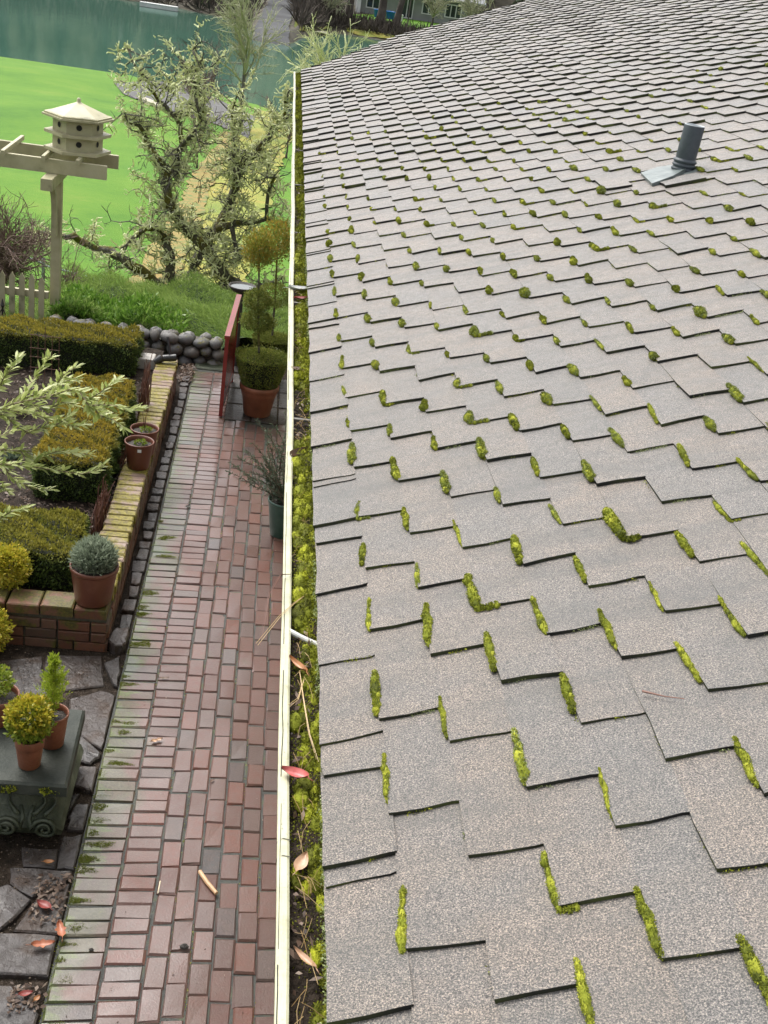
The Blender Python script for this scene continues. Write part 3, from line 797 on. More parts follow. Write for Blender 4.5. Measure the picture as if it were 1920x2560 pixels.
# roof deck is the part that carries the shingles; x runs up the slope, z is off the slope
b = MB()
ss = np.linspace(.042, SMAX, 30)
top = [(s, YMIN, -.016) for s in ss] + [(s, rake(s) - .03, -.016) for s in ss]
bot = [(s, y, -.05) for s, y, _ in top]
n = len(ss)
fs = []
for i in range(n - 1):
    fs.append((i, i + 1, n + i + 1, n + i))
    fs.append((2 * n + i, 3 * n + i, 3 * n + i + 1, 2 * n + i + 1))
    fs.append((i, 2 * n + i, 2 * n + i + 1, i + 1))
    fs.append((n + i, n + i + 1, 3 * n + i + 1, 3 * n + i))
fs += [(0, n, 3 * n, 2 * n), (n - 1, 3 * n - 1, 4 * n - 1, 2 * n - 1)]
b.add(top + bot, fs)
roof_me = b.mesh('roof', [M['shingle_edge']])
ROOF = bpy.data.objects.new('roof', roof_me)
link(ROOF, HOUSE)
ROOF.location = (RX - .9, -8, RZ)
ROOF.rotation_euler = (0, -RA, 0)
def rw(s, y, h=0.0):
    return (RX + s * math.cos(RA) - h * math.sin(RA), y, RZ + s * math.sin(RA) + h * math.cos(RA))

EXP, TW = .1382, .329
SH0 = .0245
SHIFT = -.158
HN, HB = .0092, .0030
def tile_geo(x0, x1, w, seed, k=1.0):
    """one shingle tab, high at its near side and its butt, fading flush at the far side"""
    r = random.Random(seed)
    nx, ny = 4, 4
    L = x1 - x0
    vs, fs, ms = [], [], []
    jb = [r.uniform(-.004, .004) for _ in range(ny)]
    sk = r.uniform(-.006, .006); jn = [r.uniform(-.004, .004) + sk * i for i in range(nx)]
    lift = r.uniform(-.002, .002); hn = HN * k * r.uniform(.7, 1.25)
    curl = r.uniform(0, .003)
    for j in range(ny):
        ty = j / (ny - 1)
        for i in range(nx):
            tx = (0, .45, .9, 1.03)[i]
            x = tx * L + (jb[j] if i == 0 else 0)
            y = ty * (w + .05) + (jn[i] if j == 0 else 0)
            z = .001 + hn * (1 - ty) + HB * (1 - min(tx, 1)) + lift * (1 - ty) + curl * (1 - ty) ** 3 * (1 - min(tx, 1)) ** 2
            vs.append((x, y, z))
    for j in range(ny - 1):
        for i in range(nx - 1):
            a = j * nx + i
            fs.append((a, a + 1, a + nx + 1, a + nx)); ms.append(0)
    def skirt(ids):
        b0 = len(vs)
        for k in ids: vs.append((vs[k][0], vs[k][1], -.014))
        for q in range(len(ids) - 1):
            fs.append((ids[q + 1], ids[q], b0 + q, b0 + q + 1)); ms.append(1)
    skirt([j * nx for j in range(ny)][::-1])     # butt
    skirt([i for i in range(nx)])                # near side
    skirt([(ny - 1) * nx + i for i in range(nx)][::-1])
    return vs, fs, ms

def tile_mesh(name, geo):
    b = MB(); b.add(geo[0], geo[1]); b.m = geo[2]
    return b.mesh(name, [M['shingle'], M['shingle_edge']])
VAR = [tile_mesh('shingle', tile_geo(0, EXP, TW, 100 + k)) for k in range(12)]
EAV = [tile_mesh('shingle', tile_geo(0, EXP - .003, TW, 200 + k)) for k in range(6)]
NARROW = [tile_mesh('shingle', tile_geo(0, EXP - .003, w - .04, 300 + k)) for k, w in enumerate((.05, .08, .11))]
def visible(s, y):
    # roof points the photograph shows
    x, yy, z = rw(s, y)
    p = cam.matrix_world.inverted() @ Vector((x, yy, z))
    if p.z > -.1: return False
    u = p.x / -p.z * 2900; v = p.y / -p.z * 2900
    return abs(u) < 1000 and -1330 < v < 1310
tiles = []
NC = int((SMAX - SH0) / EXP)
EDGE = {}
for c in range(-1, NC):
    s0 = SH0 + (c + 1) * EXP - (0 if c >= 0 else 0)
    # course -1 is the eave course, hanging just past the deck
    if c == -1:
        s0 = .029
    off = 1.437 + SHIFT * c
    y = off - TW * math.floor((off - YMIN) / TW)
    lst = []
    ends = rake(max(s0, 0) + .05)
    if c == -1: y = .6
    while y < ends:
        w = TW
        yy = y + random.uniform(-.022, .022)
        if c == -1 and random.random() < .45:
            k = random.randrange(3); w2 = (.05, .08, .11)[k]
            tiles.append((c, s0, yy - .002, w2, ('N', k)))
            lst.append(yy)
            tiles.append((c, s0, yy + w2 - .004, TW, ('E', random.randrange(6))))
            lst.append(yy + w2)
            y += w2 + TW * .8
            continue
        tiles.append((c, s0, yy, w, ('E' if c == -1 else 'V', random.randrange(6 if c == -1 else 12))))
        lst.append(yy)
        y += TW
    EDGE[c] = lst
near_t, far_t = [], []
for t in tiles:
    c, s0, y, w, kd = t
    end = rake(max(s0, 0) + EXP * .5)
    if y > end - .02: continue
    vis = visible(s0 + EXP * .5, y + w * .5) or visible(s0, y) or visible(s0 + EXP, y + w)
    x_, y_, z_ = rw(s0 + .07, y + .15)
    dist = math.sqrt(x_ ** 2 + y_ ** 2 + (z_ - 4.1) ** 2)
    (near_t if vis and y + w < end else far_t).append((dist, t))
near_t.sort(key=lambda q: q[0])
far_t += near_t[300:]; near_t = near_t[:300]
for d, (c, s0, y, w, kd) in near_t:
    me = {'V': VAR, 'E': EAV, 'N': NARROW}[kd[0]][kd[1]]
    o = bpy.data.objects.new('shingle', me); link(o, ROOF); o.location = (s0, y, 0)
b = MB()
for d, (c, s0, y, w, kd) in far_t:
    end = rake(max(s0, 0) + EXP * .5)
    w = min(w, end - y - .05)
    if w < -.03: continue
    geo = tile_geo(0, EXP - (.003 if c == -1 else 0), w, random.random(), float(np.interp(y, [3.5, 6, 9], [1.15, 1.5, 1.75])))
    k0 = len(b.v)
    b.v += [(s0 + p[0], y + p[1], p[2]) for p in geo[0]]
    b.f += [tuple(i + k0 for i in f) for f in geo[1]]; b.m += geo[2]
o = bpy.data.objects.new('shingles_beyond', b.mesh('shingles_beyond', [M['shingle'], M['shingle_edge']]))
link(o, ROOF); o['kind'] = 'stuff'

# moss cushions along the exposed butts
def moss_variant(seed, kind):
    r = np.random.default_rng(seed)
    b = MB()
    Vs, Fs, nv = [], [], 0
    n = r.integers(9, 16)
    ln = .1
    cs = []
    if seed % 2:   # a tail turning the corner under the tab side
        for k in range(r.integers(3, 6)): cs.append((np.array([.006 + k * .009 + r.uniform(-.002, .002), -.004 + r.uniform(-.002, .002), .004]), r.uniform(.003, .0065)))
    fat = r.uniform(.2, .8)
    for k in range(n):
        y = (k + r.uniform(-.35, .35)) / (n - 1) * ln
        rad = r.uniform(.0045, .0085) + .007 * math.exp(-((y / ln - fat) / .22) ** 2) * r.uniform(.4, 1.1)
        cs.append((np.array([-.001 - rad * .3 + r.normal() * .002, y, rad * .3 + .002]), rad))
    lat, lon = 5, 8
    for c, rad in cs:
        k0 = len(b.v)
        vs = []
        for i in range(lat + 1):
            ph = PI * i / lat
            for j in range(lon):
                th = 2 * PI * j / lon
                rr = rad * (1 + r.uniform(-.25, .2))
                vs.append((c[0] + rr * math.sin(ph) * math.cos(th), c[1] + 1.25 * rr * math.sin(ph) * math.sin(th), c[2] + rr * .95 * math.cos(ph)))
        fs = [(i * lon + j, (i + 1) * lon + j, (i + 1) * lon + (j + 1) % lon, i * lon + (j + 1) % lon) for i in range(lat) for j in range(lon)]
        b.add(vs, fs, 0)
        # fuzz
        m = 130
        d = r.normal(size=(m, 3)); d[:, 2] = np.abs(d[:, 2]) * .9; d = unit(d)
        P = c + d * rad * np.array([.93, 1.15, .9])
        for p, q in zip(P, d):
            q = q + r.normal(size=3) * .3; q /= np.linalg.norm(q)
            s = np.cross(q, r.normal(size=3)); s /= np.linalg.norm(s) + 1e-9
            L = r.uniform(.002, .0048); w = L * .25
            b.add([p, p + q * L * .5 + s * w, p + q * L, p + q * L * .5 - s * w], [(0, 1, 2, 3)], 1 if (kind and r.random() < .5) else 0)
    return b.mesh('moss_clump', [M['moss'], M['moss_pale']], smooth=True)
MV = [moss_variant(500 + k, k % 3 == 2) for k in range(10)]
moss = []
for c in range(0, NC):
    s0 = SH0 + (c + 1) * EXP
    for y in EDGE[c]:
        if not visible(s0, y + .05): continue
        x_, y_, z_ = rw(s0, y)
        dist = math.sqrt(x_ ** 2 + y_ ** 2 + (z_ - 4.1) ** 2)
        pr = .95 if y < 6 else np.interp(y, [6, 9, 13, 16], [.9, .65, .25, .08])
        pr *= np.interp(s0, [0, 2.0, 3.2, 5], [1, .9, .35, .1])
        if random.random() < pr:
            big = random.random()
            ly = (random.uniform(1.2, 1.75) if y < 2.6 else random.uniform(.9, 1.5) if y < 3.6 else random.uniform(.6, 1.25)) * (1.05 if big > .7 else .95)
            sc = random.uniform(.5, 1.15) * (1.35 if big > .88 else 1) * np.interp(y, [1.5, 3, 5, 9], [1.1, 1.15, 1.3, 1.1])
            moss.append((dist, s0, y + random.uniform(.004, .05), sc, ly, y + .001))
moss.sort()
for i, (d, s0, y, sc, ly, ye) in enumerate(moss[:300]):
    vi = random.randrange(10); tail = vi % 2 == 1      # odd variants wrap the tab corner
    if tail and random.random() < .7: vi -= 1; tail = False
    o = bpy.data.objects.new('moss_clump', MV[vi]); link(o, ROOF)
    o.location = (s0, ye if tail else y, .003 if tail else .006); o.scale = (sc * .9, ly, sc); o.rotation_euler = (0, 0, random.uniform(-.08, .08))
# thin crusts of moss and lichen creeping along the tab sides
V, F, nv, mi = [], [], 0, []
for c in range(-1, NC):
    s0 = SH0 + (c + 1) * EXP if c >= 0 else .029
    for y in EDGE[c]:
        if y > 7 or not visible(s0 + .05, y): continue
        if random.random() < .6:
            a, bb = sorted((random.random(), random.random()))
            m = int((bb - a) * 160)
            if m < 5: continue
            P = np.stack([s0 + (a + (bb - a) * rng.random(m)) * EXP, y - np.abs(rng.normal(size=m)) * .003, rng.uniform(.001, .009, m)], 1)
            v, f = leaves(P, rdirs(m, .4), rng.uniform(.003, .006, m), .003)
            V.append(v); F.append(f + nv); nv += len(v); mi.append(np.full(m, int(random.random() < .35)))
        m = int(random.uniform(10, 40))
        yy = y + random.uniform(0, .12); ln = random.uniform(.02, .06)
        P = np.stack([s0 - np.abs(rng.normal(size=m)) * .003, yy + rng.random(m) * ln, rng.uniform(.001, .010, m)], 1)
        v, f = leaves(P, rdirs(m, .4), rng.uniform(.003, .006, m), .003)
        V.append(v); F.append(f + nv); nv += len(v); mi.append(np.full(m, int(random.random() < .6)))
o = np_mesh('moss_crust', np.concatenate(V), np.concatenate(F), [M['moss'], M['moss_pale']], mi=np.concatenate(mi))
o.parent = ROOF; o['kind'] = 'stuff'

# vent pipe with its lead flashing
vx, vy_, vz = 2.234, 6.456, 3.222
vp = MB()
vp.lathe((vx, vy_, vz), [(.054, .06), (.056, .095), (.056, .245), (.055, .250), (.050, .250), (.050, .12), (0, .12)], 28)
VP = vp.build('vent_pipe', M['abs'], HOUSE, origin=(vx, vy_, vz), smooth=True)
VP.rotation_euler = (0, math.radians(1.5), 0)
c_ = MB()
prof = [(.062, -.04)]
for k in range(5):
    z = -.035 + k * .022
    prof += [(.062, z), (.066, z + .007), (.062, z + .014), (.0565, z + .018)]
prof += [(.055, .075)]
c_.lathe((vx, vy_, vz), prof, 28)
c_.build('rubber_collar', M['abs'], VP, smooth=True)
r_ = MB(); r_.lathe((vx, vy_, vz), [(.0555, .2495), (.0555, .2525), (.049, .2525), (.049, .245)], 28); r_.build('rim', M['abs_in'], VP, smooth=True)
f_ = MB()
def rp(s, y, h): return rw(s, y, h)
cs, cy = 2.152, 6.456
A = [rp(1.945, 6.54, .018), rp(1.925, 6.24, .020), rp(2.05, 6.28, .030), rp(2.16, 6.40, .03), rp(2.2, 6.52, .03), rp(2.05, 6.58, .024)]
ring = [rp(cs + .075 * math.cos(t), cy + .075 * math.sin(t), .012) for t in np.linspace(0, 2 * PI, 13)[:-1]]
ring0 = [rp(cs + .10 * math.cos(t), cy + .11 * math.sin(t), .006) for t in np.linspace(0, 2 * PI, 13)[:-1]]
f_.add(A + [rp(s_, y_, 0) for s_, y_ in ((1.945, 6.54), (1.925, 6.24), (2.05, 6.28), (2.16, 6.40), (2.2, 6.52), (2.05, 6.58))], [(0, 1, 2, 5), (5, 2, 3, 4), (0, 6, 7, 1), (1, 7, 8, 2), (2, 8, 9, 3)])
f_.add(ring0 + ring, [(i, (i + 1) % 12, 12 + (i + 1) % 12, 12 + i) for i in range(12)])
f_.build('flashing', M['lead'], VP, smooth=False)
o = bpy.data.objects.new('shingle', VAR[2]); link(o, ROOF); o.location = (1.975, 6.14, .016); o.scale = (1.5, .45, .6)
o = bpy.data.objects.new('shingle', VAR[5]); link(o, ROOF); o.location = (1.70, 6.34, .010)

# gutter: K profile, hollow, full of debris
GY0, GY1 = .35, 16.1
prof = [(.163, 2.462), (.163, 2.480), (.158, 2.4825), (.144, 2.4825), (.139, 2.479), (.139, 2.468), (.144, 2.455), (.149, 2.44), (.158, 2.415), (.168, 2.385), (.175, 2.368), (.27, 2.368), (.27, 2.475)]
inn = [(.266, 2.475), (.266, 2.372), (.178, 2.372), (.171, 2.388), (.161, 2.417), (.153, 2.44), (.158, 2.462)]
loop = prof + inn
b = MB()
ysg = np.linspace(GY0, GY1, 90)
npf = len(loop)
vs = []
for k, y in enumerate(ysg):
    wv = .0015 * math.sin(y * 1.9) + .001 * math.sin(y * 5.1)
    vs += [(x + wv, y, z + .5 * wv) for x, z in loop]
fs = []
for k in range(len(ysg) - 1):
    for i in range(npf):
        j = (i + 1) % npf
        fs.append((k * npf + i, (k + 1) * npf + i, (k + 1) * npf + j, k * npf + j))
b.add(vs, fs)
b.box(.142, .268, GY1 - .002, GY1 + .003, 2.37, 2.478)
GUT = b.build('gutter', M['gutter'], HOUSE)
for y in (2.56, 4.07, 5.6, 7.1, 8.6, 10.1):
    h = MB()
    if y < 3: h.tube([(.158, y + .02, 2.474), (.20, y, 2.466), (.27, y - .035, 2.46)], .0075, 10); mt = M['white_metal']
    else: h.box(.160, .265, y - .008, y + .008, 2.468, 2.474); mt = M['dark_metal']
    h.build('gutter_hanger', mt, GUT)
s_ = MB()
for yy in (1.742, 1.79):
    s_.tube([(.165, yy, 2.4835), (.150, yy + .003, 2.4838), (.1385, yy - .002, 2.478), (.140, yy, 2.46)], .0009, 4)
s_.build('seam', M['dark_metal'], GUT)
cr = MB(); yy = .5
while yy < 12:   # dark broken hairline along the rolled lip
    L = random.uniform(.15, .6); w_ = .0015
    cr.tube([(.1445 + random.gauss(0, .0006), yy + L * k / 5, 2.4829 + .5 * (.0015 * math.sin((yy + L * k / 5) * 1.9))) for k in range(6)], random.uniform(.0006, .0013), 4)
    yy += L + random.uniform(.005, .12)
o = cr.build('lip_hairline', M['shingle_edge'], GUT); o['kind'] = 'stuff'
b = MB(); b.box(.272, .30, GY0, 15.9, 2.30, 2.50); b.build('fascia', M['cream'], HOUSE)
b = MB(); b.box(.303, .78, GY0, 15.8, 2.30, 2.33); b.build('soffit', M['siding'], HOUSE)
b = MB(); b.box(.781, .95, GY0, 15.6, -.05, 2.31); b.build('wall', M['siding'], HOUSE)
b = MB(); b.box(.95, 6.5, 15.4, 15.6, -.05, 2.4); b.build('wall', M['siding'], HOUSE)

# debris bed and moss in the gutter
ny, nx = 420, 7
yy = np.linspace(GY0, GY1 - .02, ny); xx = np.linspace(.160, .264, nx)
X, Y = np.meshgrid(xx, yy)
def mossy(y):  # where the moss is lush
    return np.clip(.78 + 0.65 * np.sin(y * 3.1 + 1) * np.sin(y * 1.13 + .4) + .35 * np.sin(y * 7.3), 0, 1) * np.interp(y, [1.2, 1.9, 2.6, 4], [.6, .6, 1, 1.25])
Z = 2.438 + .012 * rng.random(X.shape) + .028 * mossy(Y) * np.clip((X - .165) / .05, 0, 1) + .006 * np.sin(X * 90 + Y * 31)
i = np.arange(ny * nx).reshape(ny, nx)
F = np.stack([i[:-1, :-1], i[:-1, 1:], i[1:, 1:], i[1:, :-1]], -1).reshape(-1, 4)
o = np_mesh('gutter_debris', np.stack([X, Y, Z], -1).reshape(-1, 3), F, M['soil'], GUT, smooth=True); o['kind'] = 'stuff'
n = 60000
y = GY0 + .6 + (GY1 - GY0 - .65) * rng.random(n) ** 1.9
my = mossy(y)
# cushions hug the roof side, spill over where lush
x = .238 - np.abs(rng.normal(size=n)) * (.022 + .030 * my)
keep = (x > .166) & (rng.random(n) < .18 + .8 * my)
x, y, my = x[keep], y[keep], my[keep]
lump = .55 + .45 * np.sin(y * 46 + 3 * np.sin(y * 11)) * np.sin(x * 190 + y * 13)
z = 2.44 + .018 * my + .036 * my * np.clip((x - .16) / .055, 0, 1) * lump + .006 * rng.random(len(x))
L = np.interp(y, [1, 4, 10], [.006, .009, .018]) * rng.uniform(.6, 1.3, len(x))
V, F = leaves(np.stack([x, y, z], 1), rdirs(len(x), .9), L, L * .38)
o = np_mesh('gutter_moss', V, F, M['gmoss'], GUT); o['kind'] = 'stuff'
# moss cushions as solid lumps under the fuzz
cu = MB(); FP, FD, FL_ = [], [], []
for k in range(1300):
    y = .95 + 15 * random.random() ** 1.5
    m_ = float(mossy(y))
    if random.random() > m_ + .10: continue
    x = .238 - abs(random.gauss(0, .020 + .020 * m_)); r = random.uniform(.012, .026) * (.6 + .5 * m_)
    if x < .176: continue
    zc = 2.442 + .02 * m_ + .10 * max(0, x - .2)
    la, lo = 5, 10; k0 = len(cu.v)
    pr = [(r * math.sin(a), r * .75 * math.cos(a)) for a in np.linspace(PI * .62, 0.05, la)]
    cu.lathe((x, y, zc), pr, lo)
    for q in range(k0, len(cu.v)):
        p = cu.v[q]; j = random.uniform(.8, 1.15); cu.v[q] = (x + (p[0] - x) * .8 * j, y + (p[1] - y) * 1.6 * j, zc + (p[2] - zc) * j)
    m = 110 if y < 6 else 50
    d = rdirs(m, .5); d[:, 2] = np.abs(d[:, 2])
    FP.append(np.array([x, y, zc]) + d * r * np.array([.8, 1.6, .75])); FD.append(unit(d + rng.normal(size=(m, 3)) * .5)); FL_.append(np.full(m, float(np.interp(y, [1, 5, 12], [.0055, .009, .016]))))
o = cu.build('moss_cushions', M['gmoss'], GUT, smooth=True); o['kind'] = 'stuff'
FP, FD, FL_ = np.concatenate(FP), np.concatenate(FD), np.concatenate(FL_)
V, F = leaves(FP, FD, FL_ * rng.uniform(.6, 1.3, len(FP)), FL_ * .3)
o = np_mesh('moss_fuzz', V, F, M['gmoss'], GUT); o['kind'] = 'stuff'
# crusty lichen on the shingle edge
n = 5000
y = .9 + 7 * rng.random(n) ** 1.8
keep = np.sin(y * 5.3) + np.sin(y * 13.7 + 2) * .8 > .1
y = y[keep]; n = len(y)
P = np.array([rw(.027 - abs(a) * .004, q, h) for a, q, h in zip(rng.normal(size=n), y, rng.uniform(-.012, .012, n))])
V, F = leaves(P, rdirs(n, .3), rng.uniform(.003, .006, n), .004)
o = np_mesh('edge_lichen', V, F, M['moss_pale'], GUT); o['kind'] = 'stuff'
# loose litter lying in the gutter
n = 420
y = 1.0 + 11 * rng.random(n) ** 1.4
P = np.stack([rng.uniform(.17, .215, n), y, 2.458 + .012 * rng.random(n)], 1)
D = rdirs(n); D[:, 2] *= .3; D = unit(D)
V, F = leaves(P, D, rng.uniform(.008, .032, n), rng.uniform(.005, .014, n), .15, np.tile([0, 0, 1.], (n, 1)))
o = np_mesh('gutter_litter', V, F, M['litter'], GUT); o['kind'] = 'stuff'
nd = MB()
for k in range(150):
    y = 1.1 + 6 * random.random() ** 1.6; x = random.uniform(.175, .215)
    a = random.gauss(PI / 2, .55); L = random.uniform(.03, .10)
    dx, dy = math.cos(a) * L, math.sin(a) * L
    c0 = (max(.17, x - dx * .5), y - dy * .5, 2.463 + random.random() * .012); c1 = (min(.225, max(.17, x + dx * .5)), y + dy * .5, 2.465 + random.random() * .014)
    md = ((c0[0] + c1[0]) / 2 + random.uniform(-.006, .006), y, max(c0[2], c1[2]) + .006)
    nd.tube([c0, md, c1], .0007, 3, cap=False)
o = nd.build('needle_litter', M['needle'], GUT); o['kind'] = 'stuff'

def leaf_thing(name, c, L, W, az, mat, label, curl=.35, tilt=0.0, lobes=0, cat='leaf', lift=.3):
    """a real leaf: curved blade with thickness of a fold, midrib and stalk"""
    b = MB()
    n, m = 9, 5
    vs = []
    for i in range(n):
        t = i / (n - 1)
        w = W * math.sin(PI * min(1, t * .96 + .04)) ** .8 * (1 - .25 * t)
        if lobes: w *= .35 + .65 * abs(math.sin(t * PI * lobes))
        for j in range(m):
            s = (j / (m - 1) - .5)
            vs.append((L * (t - .5), w * s, curl * W * (abs(s) * 1.4) ** 2 + lift * L * (t - .5) ** 2))
    fs = [(i * m + j, (i + 1) * m + j, (i + 1) * m + j + 1, i * m + j + 1) for i in range(n - 1) for j in range(m - 1)]
    b.add(vs, fs)
    b.tube([(-L * .5, 0, lift * L * .25), (-L * .72, .05 * L, lift * L * .2)], [.0012, .0008], 4)
    c_, s_ = math.cos(az), math.sin(az); ct, st = math.cos(tilt), math.sin(tilt)
    b.v = [(c[0] + (x * ct - z * st) * c_ - y * s_, c[1] + (x * ct - z * st) * s_ + y * c_, c[2] + x * st + z * ct) for x, y, z in b.v]
    return tag(b.build(name, mat, origin=c, smooth=True), label, cat)
leaf_thing('red_leaf', (.172, 1.985, 2.488), .062, .036, 2.75, M['leaf_red'], 'curled pink red leaf lying across the cream gutter lip', .5)
leaf_thing('tan_leaf', (.187, 1.735, 2.475), .058, .03, 1.2, M['leaf_tan'], 'broad tan leaf in the gutter below the red leaf', .3)
leaf_thing('brown_leaf', (.180, 2.42, 2.474), .075, .022, 2.2, M['leaf_brown'], 'long curled orange brown leaf in the gutter beside the white hanger', .8)
leaf_thing('tan_leaf', (.192, 1.50, 2.472), .06, .016, 2.3, M['leaf_tan'], 'narrow pale leaf near the bottom of the gutter', .6)
leaf_thing('dark_red_leaf', (.198, 5.66, 2.476), .07, .045, .4, M['leaf_dkred'], 'dark red leaf caught in the distant gutter', .4)
leaf_thing('grey_leaf', (.190, 4.62, 2.474), .075, .04, .3, M['litter'], 'grey brown leaf lying flat in the middle of the gutter', .3)
leaf_thing('grey_leaf', (.186, 3.73, 2.474), .10, .05, .9, M['litter'], 'crumpled pale leaf in the gutter before the lush moss', .6)
leaf_thing('grey_leaf', (.194, 5.82, 2.476), .12, .06, .2, M['dock'], 'whitish curled leaf at the far part of the gutter', .5)
for nm, pts, lab in [
    ('pine_needle', [(.205, 2.77, 2.478), (.17, 2.70, 2.490), (.13, 2.63, 2.487), (.075, 2.53, 2.46)], 'long tan pine needle pair hanging over the gutter lip'),
    ('pine_needle', [(.160, 2.86, 2.486), (.13, 2.83, 2.50), (.10, 2.74, 2.49), (.083, 2.56, 2.44)], 'dark drooping pine needle arching out over the bricks'),
    ('pine_needle', [(.196, 2.36, 2.478), (.18, 2.28, 2.478), (.156, 2.235, 2.489)], 'short pine needle tuft with its end on the gutter lip'),
    ('pine_needle', [(.185, 2.40, 2.476), (.195, 2.25, 2.482), (.205, 2.15, 2.478), (.222, 2.06, 2.475)], 'long curved pine needle lying along the gutter moss')]:
    t = MB()
    for off in ((0, 0, 0), (.006, -.012, .001)):
        t.tube([tuple(p[i] + off[i] * (k / len(pts)) for i in range(3)) for k, p in enumerate(pts)], [.0011, .0007], 4)
    tag(t.build(nm, M['needle'] if 'dark' not in lab else M['stems'], origin=pts[0]), lab, 'pine needle')
tg = MB(); p0 = rw(.725, 1.985, .02); p1 = rw(.765, 1.955, .018); p2 = rw(.80, 1.935, .018)
tg.tube([p0, p1, p2], [.003, .0015, .0012], 5)
tag(tg.build('twig', M['stems'], origin=p1), 'tiny red brown twig lying on a shingle', 'twig')

# ================================================================== THE GARDEN FLOOR
X, Y = np.meshgrid(np.linspace(-7, .9, 60), np.linspace(-1, 12.15, 90))
grid_sheet('garden_soil', X, Y, -.035 + .012 * rng.random(X.shape), M['soil'])

def in_view(x, y, z, m=0, umax=1920):
    p = cam.matrix_world.inverted() @ Vector((x, y, z))
    u = 960 + p.x / -p.z * 2900; v = 1280 - p.y / -p.z * 2900
    return p.z < -.1 and -m < u < umax + m and -m < v < 2560 + m

def brick_mesh(name, lx, ly, h, seed, mat, shear=0.0, ch=.0085, jit=.0036, up=None):
    r = random.Random(seed)
    J = lambda: r.uniform(-jit, jit)
    def ring(i, z): return [[sx * (lx / 2 - i) + J(), sy * (ly / 2 - i) + J(), z + J() * .5] for sx, sy in ((-1, -1), (1, -1), (1, 1), (-1, 1))]
    vs = ring(0, -h) + ring(0, -ch) + ring(ch * .9, 0)
    for v in vs: v[1] += shear * v[0]
    fs = [(8, 9, 10, 11)]
    for k in (0, 4):
        for i in range(4):
            j = (i + 1) % 4
            fs.append((k + i, k + j, k + 4 + j, k + 4 + i))
    b = MB(); b.add(vs, fs)
    return b.mesh(name, [mat])

# brick path: two header courses on the garden side, running courses to the house
b = MB(); b.box(-.603, .775, 1.0, 11.33, -.06, -.0075)
PATH = b.build('brick_path', M['mortar'], origin=(0, 6, 0)); PATH['kind'] = 'structure'
SHR = .07
HEAD = [brick_mesh('brick', .203, .0862, .05, 40 + k, M['paver'], SHR) for k in range(6)]
HEAD2 = [brick_mesh('brick', .169, .0862, .05, 50 + k, M['paver'], SHR) for k in range(6)]
RUN = [brick_mesh('brick', .0918, .1758, .05, 60 + k, M['paver'], SHR) for k in range(8)]
bl = []
for i in range(int((11.3 - 1.1) / .0893)):
    y = 1.12 + i * .0893
    bl.append((-.494, y + random.gauss(0, .003), HEAD[random.randrange(6)]))
    bl.append((-.302, y + .03 + random.gauss(0, .003), HEAD2[random.randrange(6)]))
for k in range(10):
    x = -.165 + k * .0965
    yo = 1.0 + random.random() * .18
    for i in range(int((11.2 - yo) / .1792)):
        y = yo + .1 + i * .1792
        if y > 10.02 and x > -.25: continue
        bl.append((x + random.gauss(0, .0025), y + random.gauss(0, .004), RUN[random.randrange(8)]))
vis, rest = [], []
for x, y, me in bl:
    (vis if in_view(x, y, 0, 30, 720) else rest).append((y, x, me))
vis.sort(key=lambda q: q[0])
rest += vis[300:]; vis = vis[:300]
for y, x, me in vis:
    o = bpy.data.objects.new('brick', me); link(o, PATH)
    o.location = (x, y - 6, random.gauss(0, .0022)); o.rotation_euler = (random.gauss(0, .013), random.gauss(0, .013), random.gauss(0, .013))
b = MB()
for y, x, me in rest:
    z = random.gauss(0, .0012); k0 = len(b.v)
    b.v += [(v.co.x + x, v.co.y + y, v.co.z + z) for v in me.vertices]
    b.f += [tuple(i + k0 for i in p.vertices) for p in me.polygons]; b.m += [0] * len(me.polygons)
o = b.build('bricks_beyond', M['paver'], PATH); o['kind'] = 'stuff'
# moss and grit in the joints
n = 9000
k = rng.integers(0, 11, n)
x = np.where(k == 0, -.603, np.where(k == 1, -.389, -.2135 + (k - 2) * .0965)) + rng.normal(size=n) * .003
y = 2.9 + 8 * rng.random(n)
msk = np.sin(y * 2.1 + k * 1.7) + np.sin(y * 7.7 + k) * .6 > .5
P = np.stack([x, y, np.full(n, -.0065)], 1)[msk]
V, F = leaves(P, rdirs(len(P), 1.2), rng.uniform(.004, .009, len(P)), .004)
o = np_mesh('joint_moss', V, F, M['moss'], PATH); o['kind'] = 'stuff'
# cushions of moss creeping in from the garden side, brick by brick
PX, PY = [], []
for i in range(int((11.3 - 1.1) / .0893)):
    yc = 1.12 + i * .0893
    if not 3.0 < yc < 8.0 or random.random() > float(np.interp(yc, [3, 5.2, 6.8, 8], [.75, .6, .4, .15])): continue
    for _ in range(random.choice((1, 1, 2))):
        x0 = -.592 + random.random() ** 1.5 * .11; rx = random.uniform(.02, .065); ry = random.uniform(.012, .03); ph = random.uniform(0, 6)
        m_ = int(900 * rx * ry / .001)
        th = rng.uniform(0, 2 * PI, m_); r_ = np.sqrt(rng.random(m_)) * (1 + .25 * np.sin(3 * th + ph) + .2 * np.sin(7 * th + 2 * ph)) + np.abs(rng.normal(size=m_)) * .12
        px = x0 + rx * r_ * np.cos(th); py = yc + random.uniform(-.012, .012) + ry * r_ * np.sin(th) + .07 * (px + .494)
        ok = (px > -.598) & (px < -.40) & (np.abs(py - .07 * (px + .494) - yc) < .040)
        PX.append(px[ok]); PY.append(py[ok])
x, y = np.concatenate(PX), np.concatenate(PY); n = len(x); m = np.ones(n, bool)
P = np.stack([x, y, np.full(n, .0005)], 1)[m]
V, F = leaves(P, rdirs(len(P), 1.2), rng.uniform(.003, .006, len(P)), .003)
